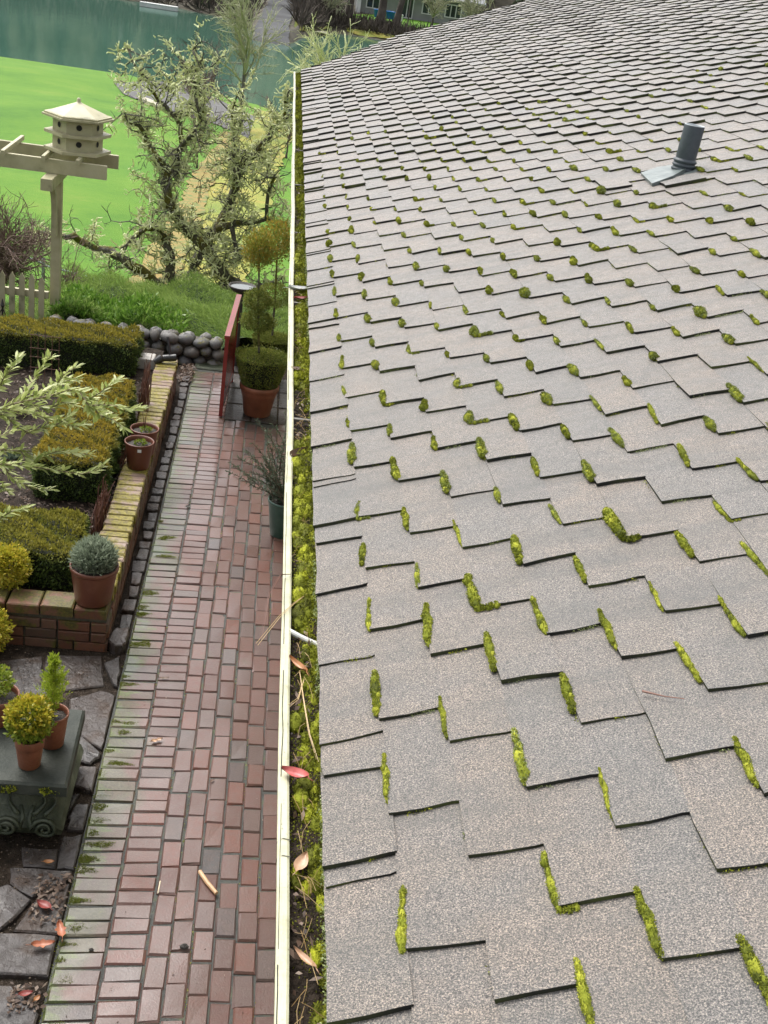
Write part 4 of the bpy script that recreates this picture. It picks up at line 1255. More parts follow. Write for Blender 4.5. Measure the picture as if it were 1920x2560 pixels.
o = np_mesh('paving_moss', V, F, leaf_mat('paving_moss', [(0, (.09, .105, .018)), (.5, (.18, .21, .032)), (1, (.31, .34, .07))], .8, 20), PATH); o['kind'] = 'stuff'

# flagstones beside the path
b = MB(); b.box(-2.6, -.607, 2.4, 11.3, -.06, -.016)
FLAG = b.build('flagstone_paving', M['soil'], origin=(-1, 5, 0)); FLAG['kind'] = 'structure'
polys = [
 [(-.859, 5.589), (-.698, 5.691), (-.612, 5.645), (-.612, 5.495), (-.612, 5.260), (-.615, 5.15), (-.747, 5.262), (-.809, 5.263)],
 [(-.804, 5.235), (-.739, 5.248), (-.612, 5.115), (-.614, 5.075), (-.653, 5.015), (-.717, 5.041), (-.790, 5.131)],
 [(-.790, 4.941), (-.685, 4.992), (-.618, 4.993), (-.610, 4.953), (-.610, 4.792), (-.64, 4.799), (-.746, 4.840)],
 [(-.736, 4.769), (-.669, 4.785), (-.686, 4.712), (-.707, 4.598)],
 [(-.672, 4.695), (-.610, 4.699), (-.610, 4.511), (-.687, 4.516), (-.694, 4.590)],
 [(-.697, 4.465), (-.610, 4.482), (-.612, 4.248), (-.688, 4.246)],
 [(-.96, 4.07), (-.886, 4.125), (-.765, 4.041), (-.812, 3.926), (-.93, 3.76)],
 [(-1.0, 3.80), (-.814, 3.839), (-.612, 3.836), (-.610, 3.613), (-1.0, 3.605)],
 [(-1.0, 3.551), (-.701, 3.557), (-.652, 3.495), (-.612, 3.417), (-.610, 3.2), (-1.0, 3.2)],
 [(-.806, 3.852), (-.757, 4.022), (-.612, 4.158), (-.612, 3.850)],
 [(-.723, 6.142), (-.694, 6.292), (-.618, 6.309), (-.610, 6.220), (-.612, 6.127), (-.63, 6.094), (-.673, 6.085)],
 [(-.721, 5.957), (-.64, 6.046), (-.610, 5.877), (-.610, 5.733), (-.632, 5.740)],
 [(-1.069, 6.013), (-.744, 6.048), (-.685, 5.745), (-.898, 5.668), (-1.055, 5.866)],
 [(-.877, 4.375), (-.705, 4.375), (-.698, 4.253), (-.845, 4.255)],
 [(-1.40, 5.9), (-1.093, 5.996), (-1.069, 5.865), (-.926, 5.620), (-1.30, 5.45)],
 [(-1.28, 5.40), (-.93, 5.56), (-.88, 5.28), (-1.2, 5.1)], [(-1.3, 4.3), (-.98, 4.36), (-.93, 4.12), (-1.1, 3.9), (-1.3, 3.95)],
 [(-.90, 4.235), (-.70, 4.24), (-.617, 4.236), (-.617, 4.19), (-.765, 4.06), (-.88, 4.135)]]
tops = [.006, .009, .016, .006, .012, .006, .008, .010, .010, .004, .055, .012, -.002, .002, -.004, 0, .006, .003]
for p, z in zip(polys, tops):
    # roughen the outline
    q = []
    for i in range(len(p)):
        a, c = p[i], p[(i + 1) % len(p)]
        q.append(a); q.append(((a[0] + c[0]) / 2 + random.gauss(0, .005), (a[1] + c[1]) / 2 + random.gauss(0, .005)))
    q = [(min(x, -.608), y) for x, y in q]
    m = MB(); m.prism(q, -.04, z, inset=.009, jit=.004)
    m.build('flagstone', M['flag'], FLAG)
y = 6.36
while y < 10.95:
    L = random.uniform(.10, .2)
    x0, x1 = -.712 + random.uniform(0, .025), -.612 - random.uniform(0, .008)
    p = [(x0 + random.uniform(0, .02), y), (x0 + .05, y - .008), (x1, y + random.uniform(0, .015)), (x1, y + L - .015), (x0 + .05, y + L - .005 - random.uniform(0, .012)), (x0 + random.uniform(0, .015), y + L - .02)]
    m = MB(); m.prism(p, -.04, random.uniform(.004, .018), inset=.007, jit=.004)
    m.build('flagstone', M['flag'], FLAG)
    y += L + random.uniform(.006, .03)
for i in range(3):
    for j in range(4):
        x0, y0 = -.225 + j * .245 + random.uniform(0, .01), 10.06 + i * .42
        m = MB(); m.prism([(x0, y0), (x0 + .232, y0 + .01), (x0 + .23, y0 + .40), (x0 + .004, y0 + .39)], -.03, random.uniform(.0, .006), inset=.006, jit=.002)
        m.build('flagstone', M['flag'], FLAG)
b = MB(); b.box(-.228, .78, 10.05, 11.33, -.05, -.004); o = b.build('slab_bed', M['soil'], FLAG)
# grit and pebbles
n = 2600
x = rng.uniform(-1.35, -.62, n); y = rng.uniform(3.0, 6.1, n)
kk = (np.sin(x * 9 + 1) * np.sin(y * 4.3) > -.1)
x, y = x[kk], y[kk]; n = len(x)
r = rng.uniform(.002, .0065, n)
oct_ = np.array([[1, 0, 0], [0, 1, 0], [-1, 0, 0], [0, -1, 0], [0, 0, .7], [0, 0, -.7]])
V = (np.stack([x, y, np.full(n, .006)], 1)[:, None] + oct_[None] * r[:, None, None] * rng.uniform(.7, 1.3, (n, 6, 1))).reshape(-1, 3)
F = (np.array([[0, 1, 4], [1, 2, 4], [2, 3, 4], [3, 0, 4], [1, 0, 5], [2, 1, 5], [3, 2, 5], [0, 3, 5]])[None] + (np.arange(n) * 6)[:, None, None]).reshape(-1, 3)
o = np_mesh('pebbles', V, F, M['gravel'], smooth=True); tag(o, 'fine gravel scattered over the wet flagstones', 'gravel', kind='stuff')
def litter(name, n, xr, yr, z, label, L=(.012, .04), mat='litter'):
    P = np.stack([rng.uniform(*xr, n), rng.uniform(*yr, n), z + .006 * rng.random(n)], 1)
    D = rdirs(n); D[:, 2] *= .25; D = unit(D)
    V, F = leaves(P, D, rng.uniform(*L, n), rng.uniform(L[0] * .6, L[1] * .5, n), .2, np.tile([0, 0, 1.], (n, 1)))
    return tag(np_mesh(name, V, F, M[mat]), label, 'leaf litter', kind='stuff')
litter('leaf_litter', 160, (-.75, -.615), (3.9, 4.2), .012, 'wet leaf scraps on the flagstones below the carved pedestal')
litter('leaf_litter', 90, (-.74, -.612), (3.42, 3.56), .012, 'small heap of leaf scraps at the bottom left')
litter('leaf_litter', 300, (-.72, -.60), (10.9, 11.4), .006, 'brown leaves heaped at the end of the path', (.02, .06))
litter('leaf_litter', 700, (-1.12, -.93), (6.5, 10.3), .215, 'brown leaf mulch between hedge and brick wall', (.015, .05), 'mulch')
litter('leaf_litter', 900, (-2.3, -1.0), (6.95, 7.65), .215, 'brown leaf mulch between the two low hedges', (.015, .05), 'mulch')
litter('leaf_litter', 900, (-2.4, -1.3), (7.6, 10.2), .215, 'brown leaf mulch left of the bronze hedge', (.015, .05), 'mulch')
litter('leaf_litter', 60, (-.59, .3), (3.2, 9.8), .003, 'tiny leaf scraps dropped on the brick path', (.006, .018))

for nm, c, L, W, az, mt, lab, lob in [
    ('oak_leaf', (-.66, 3.76, .026), .10, .06, .2, 'leaf_oak', 'orange lobed oak leaf on the grey flagstone', 3),
    ('oak_leaf', (-.601, 3.85, .022), .10, .06, 1.9, 'leaf_oak', 'orange lobed oak leaf at the path edge', 3),
    ('dark_red_leaf', (-.70, 3.99, .022), .08, .05, 2.6, 'leaf_dkred', 'dark red leaf on the wet flagstones', 0),
    ('oak_leaf', (-.329, 5.25, .008), .07, .04, .5, 'leaf_tan', 'tan lobed leaf on the second brick course', 2),
    ('grey_leaf', (-.348, 5.85, .008), .06, .02, .2, 'litter', 'dark curled leaf on the brick joint', 0),
    ('tan_leaf', (-.728, 4.264, .02), .05, .03, .1, 'leaf_brown', 'small orange leaf in front of the carved pedestal', 0),
    ('tan_leaf', (-.63, 3.48, .024), .035, .026, 1.0, 'leaf_brown', 'yellow brown leaf at the bottom left corner', 0),
    ('dark_red_leaf', (-.68, 3.50, .024), .06, .035, .3, 'leaf_dkred', 'dark red leaf among the scraps at bottom left', 0),
    ('tan_leaf', (-.40, 8.17, .008), .05, .03, .9, 'cone', 'dark wet leaf on the far part of the brick path', 0),
    ('tan_leaf', (-.003, 4.944, .008), .04, .012, .9, 'litter', 'narrow leaf on the middle running bricks', 0)]:
    leaf_thing(nm, c, L, W, az, M[mt], lab, .35, 0, lob)
b = MB(); b.tube([(-.02, 4.27, .012), (.02, 4.20, .013), (.068, 4.134, .012)], [.0105, .011, .010], 10)
tag(b.build('peeled_stick', M['stick'], origin=(.02, 4.2, 0)), 'short peeled wooden stick on the running bricks', 'stick')
b = MB(); b.tube([(-.2, 4.20, .004), (-.203, 4.12, .004)], [.0035, .002], 6)
tag(b.build('straw', M['straw'], origin=(-.2, 4.16, 0)), 'pale straw lying in a brick joint', 'straw')
def cone(c, r, label):
    b = MB()
    for k in range(9):
        for j in range(6):
            a = 2 * PI * j / 6 + k * .5; t = k / 8
            rr = r * math.sin(PI * (t * .8 + .12)); x = c[0] + (t - .5) * r * 3
            p = (x, c[1] + rr * math.cos(a), c[2] + r * .9 + rr * math.sin(a))
            q = (x + r * .35, c[1] + rr * 1.3 * math.cos(a), c[2] + r * .9 + rr * 1.3 * math.sin(a))
            b.tube([(x - r * .1, c[1], c[2] + r * .9), p, q], [r * .3, r * .32, r * .08], 4)
    tag(b.build('fir_cone', M['cone'], origin=c), label, 'cone')
cone((-.054, 3.807, 0), .011, 'small dark cone on the running bricks')
cone((-.454, 3.767, 0), .006, 'tiny dark cone on the mossy header bricks')

# ------------------------------------------------------------------ brick retaining wall
GW = thing('garden_wall', (-.82, 8, 0), 'low mossy brick retaining wall with terracotta pots on its cap', 'wall')
b = MB(); b.box(-.905, -.735, 6.125, 10.72, -.05, .218); b.box(-2.6, -.905, 6.125, 6.29, -.05, .212)
b.build('mortar_core', M['wallmortar'], GW)
CAP = [brick_mesh('brick', .192, .072, .066, 80 + k, M['cap_brick'], .02, .008, .003) for k in range(6)]
FAC = [brick_mesh('brick', .198, .08, .0, 90 + k, M['wall_brick']) for k in range(1)]
y = 6.36
while y < 10.72:
    o = bpy.data.objects.new('brick', CAP[random.randrange(6)]); link(o, GW)
    o.location = (-.818 + .82 + random.gauss(0, .004), y - 8, .288 + random.gauss(0, .002)); o.rotation_euler = (0, random.gauss(0, .012), random.gauss(0, .015))
    y += .0815
def facing(lx, seed):
    """brick seen from its face: chamfered face looking along -y"""
    r = random.Random(seed); h = .062; ch = .005
    J = lambda: r.uniform(-.002, .002)
    def ring(i, y): return [(sx * (lx / 2 - i) + J(), y + J() * .6, sz * (h / 2 - i) + J()) for sx, sz in ((-1, -1), (1, -1), (1, 1), (-1, 1))]
    vs = ring(0, .05) + ring(0, ch) + ring(ch * .9, 0)
    fs = [(8, 9, 10, 11)]
    for k in (0, 4):
        for i in range(4):
            j = (i + 1) % 4
            fs.append((k + i, k + j, k + 4 + j, k + 4 + i))
    b = MB(); b.add(vs, fs); return b.mesh('brick', [M['wall_brick']])
FL = [facing(.186, 400 + k) for k in range(6)]; FS = [facing(.088, 420 + k) for k in range(4)]
for c in range(4):
    z = .034 + c * .0705 - .02
    x = -.735 - (0 if c % 2 else .0)
    k = 0
    while x > -2.5:
        short = (k == 0 and c % 2) or random.random() < .22
        w = .088 if short else .186
        if c == 3: break
        o = bpy.data.objects.new('brick', (FS if short else FL)[random.randrange(4)]); link(o, GW)
        o.location = (x - w / 2 + .82, 6.105 - 8 + random.gauss(0, .002), z); x -= w + .011; k += 1
x = -.735
while x > -2.5:   # flat cap bricks of the front return
    w = .19
    m = brick_mesh('brick', w, .185, .064, random.random(), M['wall_brick'], 0, .008, .003)
    o = bpy.data.objects.new('brick', m); link(o, GW)
    o.location = (x - w / 2 + .82, 6.195 - 8, .284 + random.gauss(0, .002)); x -= w + .010
for c in range(3):
    z = .034 + c * .0705 - .02
    y = 6.11 + (.05 if c % 2 else 0)
    while y < 10.6:
        w = .186
        o = bpy.data.objects.new('brick', FL[random.randrange(6)]); link(o, GW)
        o.rotation_euler = (0, 0, PI / 2); o.location = (-.722 + .82 + random.gauss(0, .002), y + w / 2 - 8, z); y += w + .011
b = MB(); b.box(-1.12, -.94, 10.6, 10.78, .12, .30, bev=.006)
tag(b.build('stone_block', M['wbrickblock'], origin=(-1.03, 10.7, .12)), 'pale stone block left of the spotlight behind the hedge', 'block')
# raised bed soil
X, Y = np.meshgrid(np.linspace(-6, -.90, 50), np.linspace(6.28, 11.2, 60))
grid_sheet('bed_soil', X, Y, .19 + .02 * rng.random(X.shape), M['soil'])

# garden spotlight on the wall end
sp = thing('garden_spotlight', (-.83, 10.6, .29), 'black garden spotlight on the far end of the brick wall', 'lamp')
b = MB(); b.tube([(-.86, 10.58, .335), (-.74, 10.61, .345)], [.030, .034], 14); b.build('lamp_body', M['rubber'], sp)
b = MB(); b.tube([(-.79, 10.6, .35), (-.83, 10.66, .52)], [.012, .014], 8); b.build('stem', M['rubber'], sp)
b = MB(); b.tube([(-.87, 10.58, .335), (-.93, 10.55, .30)], [.04, .028], 12); b.build('bracket', M['rubber'], sp)

# ------------------------------------------------------------------ hedges
def hedge(name, x0, x1, y0, y1, z0, z1, mat, N, label, skew=0.0, L=.021):
    c = ((x0 + x1) / 2, (y0 + y1) / 2, z0)
    t = thing(name, c, label, 'hedge', 'clipped box hedges in the raised bed')
    b = MB(); k = .03
    b.box(x0 + k, x1 - k, y0 + k, y1 - k, z0 - .02, z1 - k)
    b.v = [(x, y + skew * (x - x1), z) for x, y, z in b.v]
    b.build('core', M['hedge_core'], t)
    w, d, h = x1 - x0, y1 - y0, z1 - z0
    ar = np.array([w * d * 1.15, w * h, w * h, d * h, d * h]); f = rng.choice(5, N, p=ar / ar.sum())
    u, v = rng.random(N), rng.random(N)
    P = np.zeros((N, 3)); Nn = np.zeros((N, 3))
    for k, (ax, nrm) in enumerate([((0, 1), (0, 0, 1)), ((0, 2), (0, -1, 0)), ((0, 2), (0, 1, 0)), ((1, 2), (-1, 0, 0)), ((1, 2), (1, 0, 0))]):
        m = f == k
        q = np.zeros((m.sum(), 3)) + np.array([x0 if nrm[0] < 0 else x1, y0 if nrm[1] < 0 else y1, z1])
        for a, s in zip(ax, (u, v)):
            lo, sz = ((x0, w), (y0, d), (z0, h))[a]; q[:, a] = lo + s[m] * sz
        P[m] = q; Nn[m] = nrm
    # rounded shoulders, uneven clipping
    un = .016 * np.sin(P[:, 0] * 17 + P[:, 1] * 13) + .015 * np.sin(P[:, 1] * 31 + P[:, 2] * 37 + P[:, 0] * 23)
    P += Nn * (un[:, None] - np.abs(rng.normal(size=(N, 1))) * .012)
    ctr = np.array([(x0 + x1) / 2, (y0 + y1) / 2, (z0 + z1) / 2]); hv = np.array([w, d, h]) / 2
    e = np.clip((np.abs(P - ctr) - (hv - .06)) / .06, 0, 1); nedge = (e > .2).sum(1)
    pull = np.where(nedge >= 2, (np.sort(e, 1)[:, 1]) ** 2 * .02, 0)[:, None]
    P -= np.sign(P - ctr) * pull
    P[:, 1] += skew * (P[:, 0] - x1)
    D = unit(Nn * .7 + rng.normal(size=(N, 3)) * .6 + np.array([0, 0, .3]))
    lk = rng.uniform(.6, 1.25, N); sh_ = rng.random(N) < .05      # stray shoots
    D[sh_] = unit(Nn[sh_] + rng.normal(size=(sh_.sum(), 3)) * .25); lk[sh_] *= 1.9
    V, F = leaves(P, D, lk * L, L * .55, .1)
    np_mesh('foliage', V, F, mat, t)
    return t
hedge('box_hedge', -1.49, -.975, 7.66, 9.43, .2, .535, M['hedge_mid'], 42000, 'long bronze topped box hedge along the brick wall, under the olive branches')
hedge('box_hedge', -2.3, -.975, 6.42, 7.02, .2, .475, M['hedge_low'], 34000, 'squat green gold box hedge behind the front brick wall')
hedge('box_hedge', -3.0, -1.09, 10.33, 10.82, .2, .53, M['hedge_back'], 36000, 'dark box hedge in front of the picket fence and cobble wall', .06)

# dead brown stems by the wall
def stems(c, n, h, sp, label):
    b = MB()
    for _ in range(n):
        x, y = c[0] + random.gauss(0, sp[0]), c[1] + random.gauss(0, sp[1])
        hh = h * random.uniform(.55, 1.05)
        b.tube([(x, y, c[2]), (x + random.gauss(0, .01), y + random.gauss(0, .02), c[2] + hh * .6), (x + random.gauss(.015, .015), y + random.gauss(.01, .03), c[2] + hh)], [.0045, .0025], 5)
    tag(b.build('dead_stems', M['stems'], origin=c), label, 'plant stems', 'dead stems by the wall')
stems((-.955, 7.35, .2), 60, .30, (.02, .15), 'clump of upright red brown dead stems near the grey leaved pot')
stems((-.93, 8.25, .2), 16, .22, (.015, .05), 'low brown dead stems left of the two wall pots')
stems((-.90, 9.45, .2), 32, .50, (.02, .10), 'tall thin red brown dead stems near the garden spotlight')

# ------------------------------------------------------------------ pots
def pot(name, c, r, h, mat, label, cat='potted plant', rim=.022, group=None, taper=.72, flute=0, band=0):
    t = thing(name, c, label, cat, group)
    b = MB()
    prof = [(0, .0), (r * taper, 0), (r * taper + .004, .006), (r * .945, h - rim - .002)]
    if band: prof = prof[:3] + [(r * taper + (r * .945 - r * taper) * .62, h * .6), (r * taper + (r * .945 - r * taper) * .62 + .004, h * .61), (r * .945, h - rim - .002)]
    b.lathe((c[0], c[1], c[2]), prof, 36, flute=flute)
    p = b.build('pot', mat, t, smooth=True)
    b = MB(); b.lathe(c, [(r * .93, h - rim - .004), (r * .985, h - rim), (r, h - rim * .5), (r * .995, h - .003), (r * .97, h), (r * .92, h - .002), (r * .90, h - .02), (r * .86, h - .06)], 36)
    b.build('rim', mat, p, smooth=True)
    b = MB(); n = 20
    b.lathe(c, [(r * .89, h - .035), (r * .5, h - .028), (.001, h - .025)], n); b.v = [(x, y, z + random.uniform(-.004, .004)) for x, y, z in b.v]
    b.build('soil', M['potsoil'], t, smooth=True)
    return t
def shell(c, rad, N, L, W, mat, t, name='foliage', up=.3, inner=.75, nz=.08, spread=.7, drum=None):
    d = rdirs(N)
    k = inner + (1 - inner) * rng.random((N, 1)) ** .6
    k = k * (1 + nz * (np.sin(d[:, :1] * 9 + d[:, 2:] * 7) + np.sin(d[:, 1:2] * 11 + c[0] * 50)))
    if drum:
        z = rng.random(N); rr = drum[0] + (drum[1] - drum[0]) * z ** .7; a = rng.uniform(0, 2 * PI, N)
        topm = rng.random(N) < .42
        r2 = np.where(topm, np.sqrt(rng.random(N)) * drum[1], rr * (.93 + .09 * rng.random(N)))
        zz = np.where(topm, 1 - .02 * rng.random(N) - .12 * (r2 / drum[1]) ** 4, z)
        P = np.stack([c[0] + r2 * np.cos(a), c[1] + r2 * np.sin(a), c[2] + zz * drum[2]], 1)
        d = unit(np.stack([np.cos(a) * ~topm, np.sin(a) * ~topm, topm * 1.0 + .1], 1))
    else:
        P = np.array(c) + d * k * np.array(rad)
    D = unit(d + rng.normal(size=(N, 3)) * spread + np.array([0, 0, up]))
    V, F = leaves(P, D, rng.uniform(.6, 1.2, N) * L, W, .1)
    return np_mesh(name, V, F, mat, t)
# grey-leaved mound in the big pot on the wall corner
t = pot('potted_shrub', (-.832, 6.215, .291), .146, .245, M['terracotta2'], 'large terracotta pot with a grey green mound on the wall corner', rim=.03)
n = 3600
a = rng.uniform(0, 2 * PI, n); rr = .12 * np.sqrt(rng.random(n))
P = np.stack([-.832 + rr * np.cos(a), 6.215 + rr * np.sin(a), .53 + rng.random(n) * .17 * (1 - (rr / .16) ** 2)], 1)
D = unit(np.stack([np.cos(a) * rr / .12 * .8, np.sin(a) * rr / .12 * .8, np.full(n, .9)], 1) + rng.normal(size=(n, 3)) * .45)
V, F = leaves(P, D, rng.uniform(.025, .06, n), .008, .1)
np_mesh('foliage', V, F, M['lavender'], t)
# two pots with tiny succulents
for c, lab in [((-.80, 8.20, .291), 'brown plastic pot with a white tag and a tiny succulent, front one on the wall'), ((-.79, 8.46, .291), 'brown plastic pot with bare stems behind the tagged pot on the wall')]:
    t = pot('potted_succulent', c, .112, .215, M['terracotta2'], lab, rim=.016, group='small pots on the brick wall', taper=.70)
    shell((c[0] + .01, c[1], c[2] + .195), (.04, .035, .02), 140, .022, .012, M['succulent'], t, spread=.4)
    if 'tag' in lab and 'front' in lab:
        b = MB(); b.box(c[0] + .0, c[0] + .028, c[1] - .109, c[1] - .106, c[2] + .165, c[2] + .188); b.build('tag', M['hwhite'], t)
    else:
        b = MB()
        for k in range(5): b.tube([(c[0], c[1], c[2] + .19), (c[0] + random.gauss(0, .02), c[1] + random.gauss(0, .02), c[2] + .27 + random.random() * .08)], [.003, .0015], 4)
        b.build('stem', M['stems'], t)
# topiaries beyond the gate
def topiary(c, tiers, crown, label, r=.185, h=.30, drum=(.15, .245, .30)):
    t = pot('topiary', c, r, h, M['terracotta'], label, rim=.05, group='tiered topiaries in terracotta pots', band=1, taper=.66)
    b = MB(); b.lathe((c[0], c[1], c[2] + h - .02), [(.05, 0), (drum[0] - .04, .02), (drum[1] - .05, drum[2] - .03), (.02, drum[2] - .02)], 16); b.build('core', M['hedge_core'], t)
    shell((c[0], c[1], c[2] + h - .01), None, 9000, .019, .011, M['topiary'], t, 'foliage', drum=drum)
    top = [c[0], c[1], c[2] + h]
    pts = [(c[0], c[1], c[2] + h - .03)]
    for dx, z, rx, rz, N in tiers:
        pts.append((c[0] + dx, c[1], z))
        shell((c[0] + dx, c[1], z), (rx, rx, rz), N, .019, .011, M['topiary'], t, 'foliage', inner=.55)
    dx, z, rx, rz, N = crown
    pts.append((c[0] + dx, c[1], z))
    shell((c[0] + dx, c[1], z), (rx, rx, rz), N, .03, .013, M['topiary_tip'], t, 'crown', inner=.2, up=.9)
    b = MB(); b.tube(pts, [.011, .009], 7); b.build('stem', M['bark'], t)
topiary((.07, 10.27, .005), [(-.07, .90, .16, .085, 3800), (-.09, 1.10, .13, .10, 3200)], (-.12, 1.55, .15, .18, 2600), 'three tiered topiary in a terracotta pot beside the red gate')
topiary((.16, 11.25, .005), [(-.02, .88, .19, .11, 3200)], (-.05, 1.42, .19, .22, 2800), 'taller topiary in a terracotta pot half hidden behind the first', r=.17, h=.26, drum=(.13, .2, .2))
# rosemary in the green glazed pot
t = pot('potted_rosemary', (.325, 7.86, .003), .125, .30, M['green_pot'], 'fluted green pot with rosemary half hidden by the gutter', rim=.025, flute=.035, taper=.62)
b = MB(); n = 0
PP, DD = [], []
for k in range(44):
    d = rng.normal(size=3) * np.array([.5, .45, .2]) + np.array([-.12, -.05, 1.2])
    st, _ = walk((.325 + rng.normal() * .035, 7.86 + rng.normal() * .035, .28), d, rng.uniform(.3, .72), 8, .10)
    b.tube(st, [.004, .0018], 4, cap=False)
    for q in range(1, 9):
        for _ in range(16):
            PP.append(np.array(st[q - 1]) + (np.array(st[q]) - st[q - 1]) * rng.random())
            dd = (np.array(st[q]) - st[q - 1]); dd = dd / np.linalg.norm(dd) * .7 + rng.normal(size=3) * .6; DD.append(dd)
b.build('stem', M['brush'], t)
V, F = leaves(np.array(PP), unit(np.array(DD)), rng.uniform(.022, .04, len(PP)), .007)
np_mesh('foliage', V, F, M['rosemary'], t)

# pedestal with carved scrolls
pd = thing('stone_pedestal', (-1.0, 4.68, 0), 'carved dark stone pedestal with scrolls holding two small pots', 'pedestal')
b = MB(); b.box(-1.3, -.688, 4.395, 5.0, .305, .372, bev=.012)
b.v = [(x + (.012 if x > -1 and y < 4.5 else 0), y, z) for x, y, z in b.v]
b.build('top_slab', M['stonegrey'], pd)
b = MB()
prof = [(.0, .10), (.03, .03), (.06, .0), (.10, -.012), (.15, .0), (.20, .03), (.25, .045), (.285, .03), (.304, .02)]
for (z0, i0), (z1, i1) in zip(prof[:-1], prof[1:]):
    q = [(-1.29 + i0, 4.41 + i0, z0), (-.70 - i0, 4.41 + i0, z0), (-.70 - i0, 4.99 - i0, z0), (-1.29 + i0, 4.99 - i0, z0), (-1.29 + i1, 4.41 + i1, z1), (-.70 - i1, 4.41 + i1, z1), (-.70 - i1, 4.99 - i1, z1), (-1.29 + i1, 4.99 - i1, z1)]
    b.add(q, [(0, 1, 5, 4), (1, 2, 6, 5), (2, 3, 7, 6), (3, 0, 4, 7)])
BODY = b.build('carved_body', M['stonecarve'], pd, smooth=True)
for cx, sg in ((-.775, -1), (-.955, 1), (-1.12, -1)):
    b = MB(); pts = []
    for k in range(34):
        a = k / 33 * 4.3 * PI; r = .062 * (1 - k / 33 * .86)
        z = .10 + r * math.sin(a) * .95
        pts.append((cx + sg * r * math.cos(a), 4.398 + np.interp(z, [p[0] for p in prof], [p[1] for p in prof]), z))
    pts = [(cx + sg * .06, 4.412 + .03, .20), (cx + sg * .075, 4.41, .15)] + pts
    b.tube(pts, [.011, .006], 6); b.build('scroll', M['stonecarve'], BODY, smooth=True)
for cx in (-.83, -.90, -.78, -1.0):
    b = MB()
    pts = [(cx + .05 * math.sin(k / 9 * 2.4) * (1 if cx > -.86 else -1), 4.40 + np.interp(.17 + .1 * k / 9, [p[0] for p in prof], [p[1] for p in prof]), .17 + .1 * k / 9) for k in range(10)]
    b.tube(pts, [.012, .003], 6); b.build('leaf_relief', M['stonecarve'], BODY, smooth=True)
for c in ((-.93, 4.40, .335), (-.985, 4.40, .33), (-.775, 4.40, .335), (-.735, 4.41, .33)):
    shell(c, (.022, .012, .016), 160, .014, .009, M['moss'], pd, 'moss_tuft', spread=.4)
# pots on the pedestal
t = pot('potted_golden_shrub', (-.875, 4.53, .373), .068, .17, M['terracotta'], 'terracotta pot with a golden round leafed shrub on the pedestal', rim=.052, taper=.70)
for k, (mt, z0) in enumerate((('gold_green', .62), ('gold', .665))):
    c = (-.88, 4.53, z0 + .0)
    shell(c, (.10, .10, .085), 1500, .022, .016, M[mt], t, spread=.6, inner=.6)
t = pot('potted_cypress', (-.80, 4.70, .373), .078, .19, M['terracotta'], 'terracotta pot with a pointed lemon green cypress on the pedestal', rim=.02, taper=.66)
PP, DD = [], []
for k in range(95):
    z0 = rng.random() ** 1.15; a = rng.uniform(0, 2 * PI); L0 = (.105 * (1 - z0) ** .8 + .018) * rng.uniform(.7, 1.2)
    d0 = np.array([math.cos(a) * .75, math.sin(a) * .75, .8]); d0 /= np.linalg.norm(d0)
    p0 = np.array([-.80, 4.70, .56 + z0 * .31])
    for q in range(42):
        u = rng.random(); PP.append(p0 + d0 * L0 * u + np.array([0, 0, .2 * L0 * u * u]) + rng.normal(size=3) * .006 * (1 - u * .6)); DD.append(d0 + np.array([0, 0, .3]) + rng.normal(size=3) * .35)
V, F = leaves(np.array(PP), unit(np.array(DD)), rng.uniform(.010, .024, len(PP)), .005)
np_mesh('foliage', V, F, M['lemon'], t)
b = MB(); b.tube([(-.80, 4.70, .54), (-.80, 4.70, .88)], [.007, .002], 6); b.build('stem', M['olive_twig'], t)
t = pot('potted_shrub', (-1.09, 4.86, .373), .10, .16, M['terracotta'], 'terracotta pot rim cut off at the left edge of the view', rim=.03)
shell((-1.12, 4.86, .60), (.09, .09, .07), 900, .02, .014, M['gold_green'], t)
# golden shrubs left of the brick wall
for c, r, lab in [((-1.42, 5.98, .0), .15, 'golden orange shrub at the left edge in front of the brick wall'), ((-1.36, 6.33, .26), .13, 'golden orange shrub at the left edge above the brick wall')]:
    t = thing('golden_shrub', c, lab, 'shrub', 'golden shrubs at the left edge')
    b = MB()
    for k in range(12): b.tube([c, (c[0] + random.gauss(0, r * .4), c[1] + random.gauss(0, r * .4), c[2] + r * 1.3)], [.005, .002], 5)
    b.build('stem', M['olive_twig'], t)
    shell((c[0], c[1], c[2] + r * 1.1), (r * .95, r * .95, r), 2600, .024, .016, M['gold'], t, inner=.5, spread=.6)

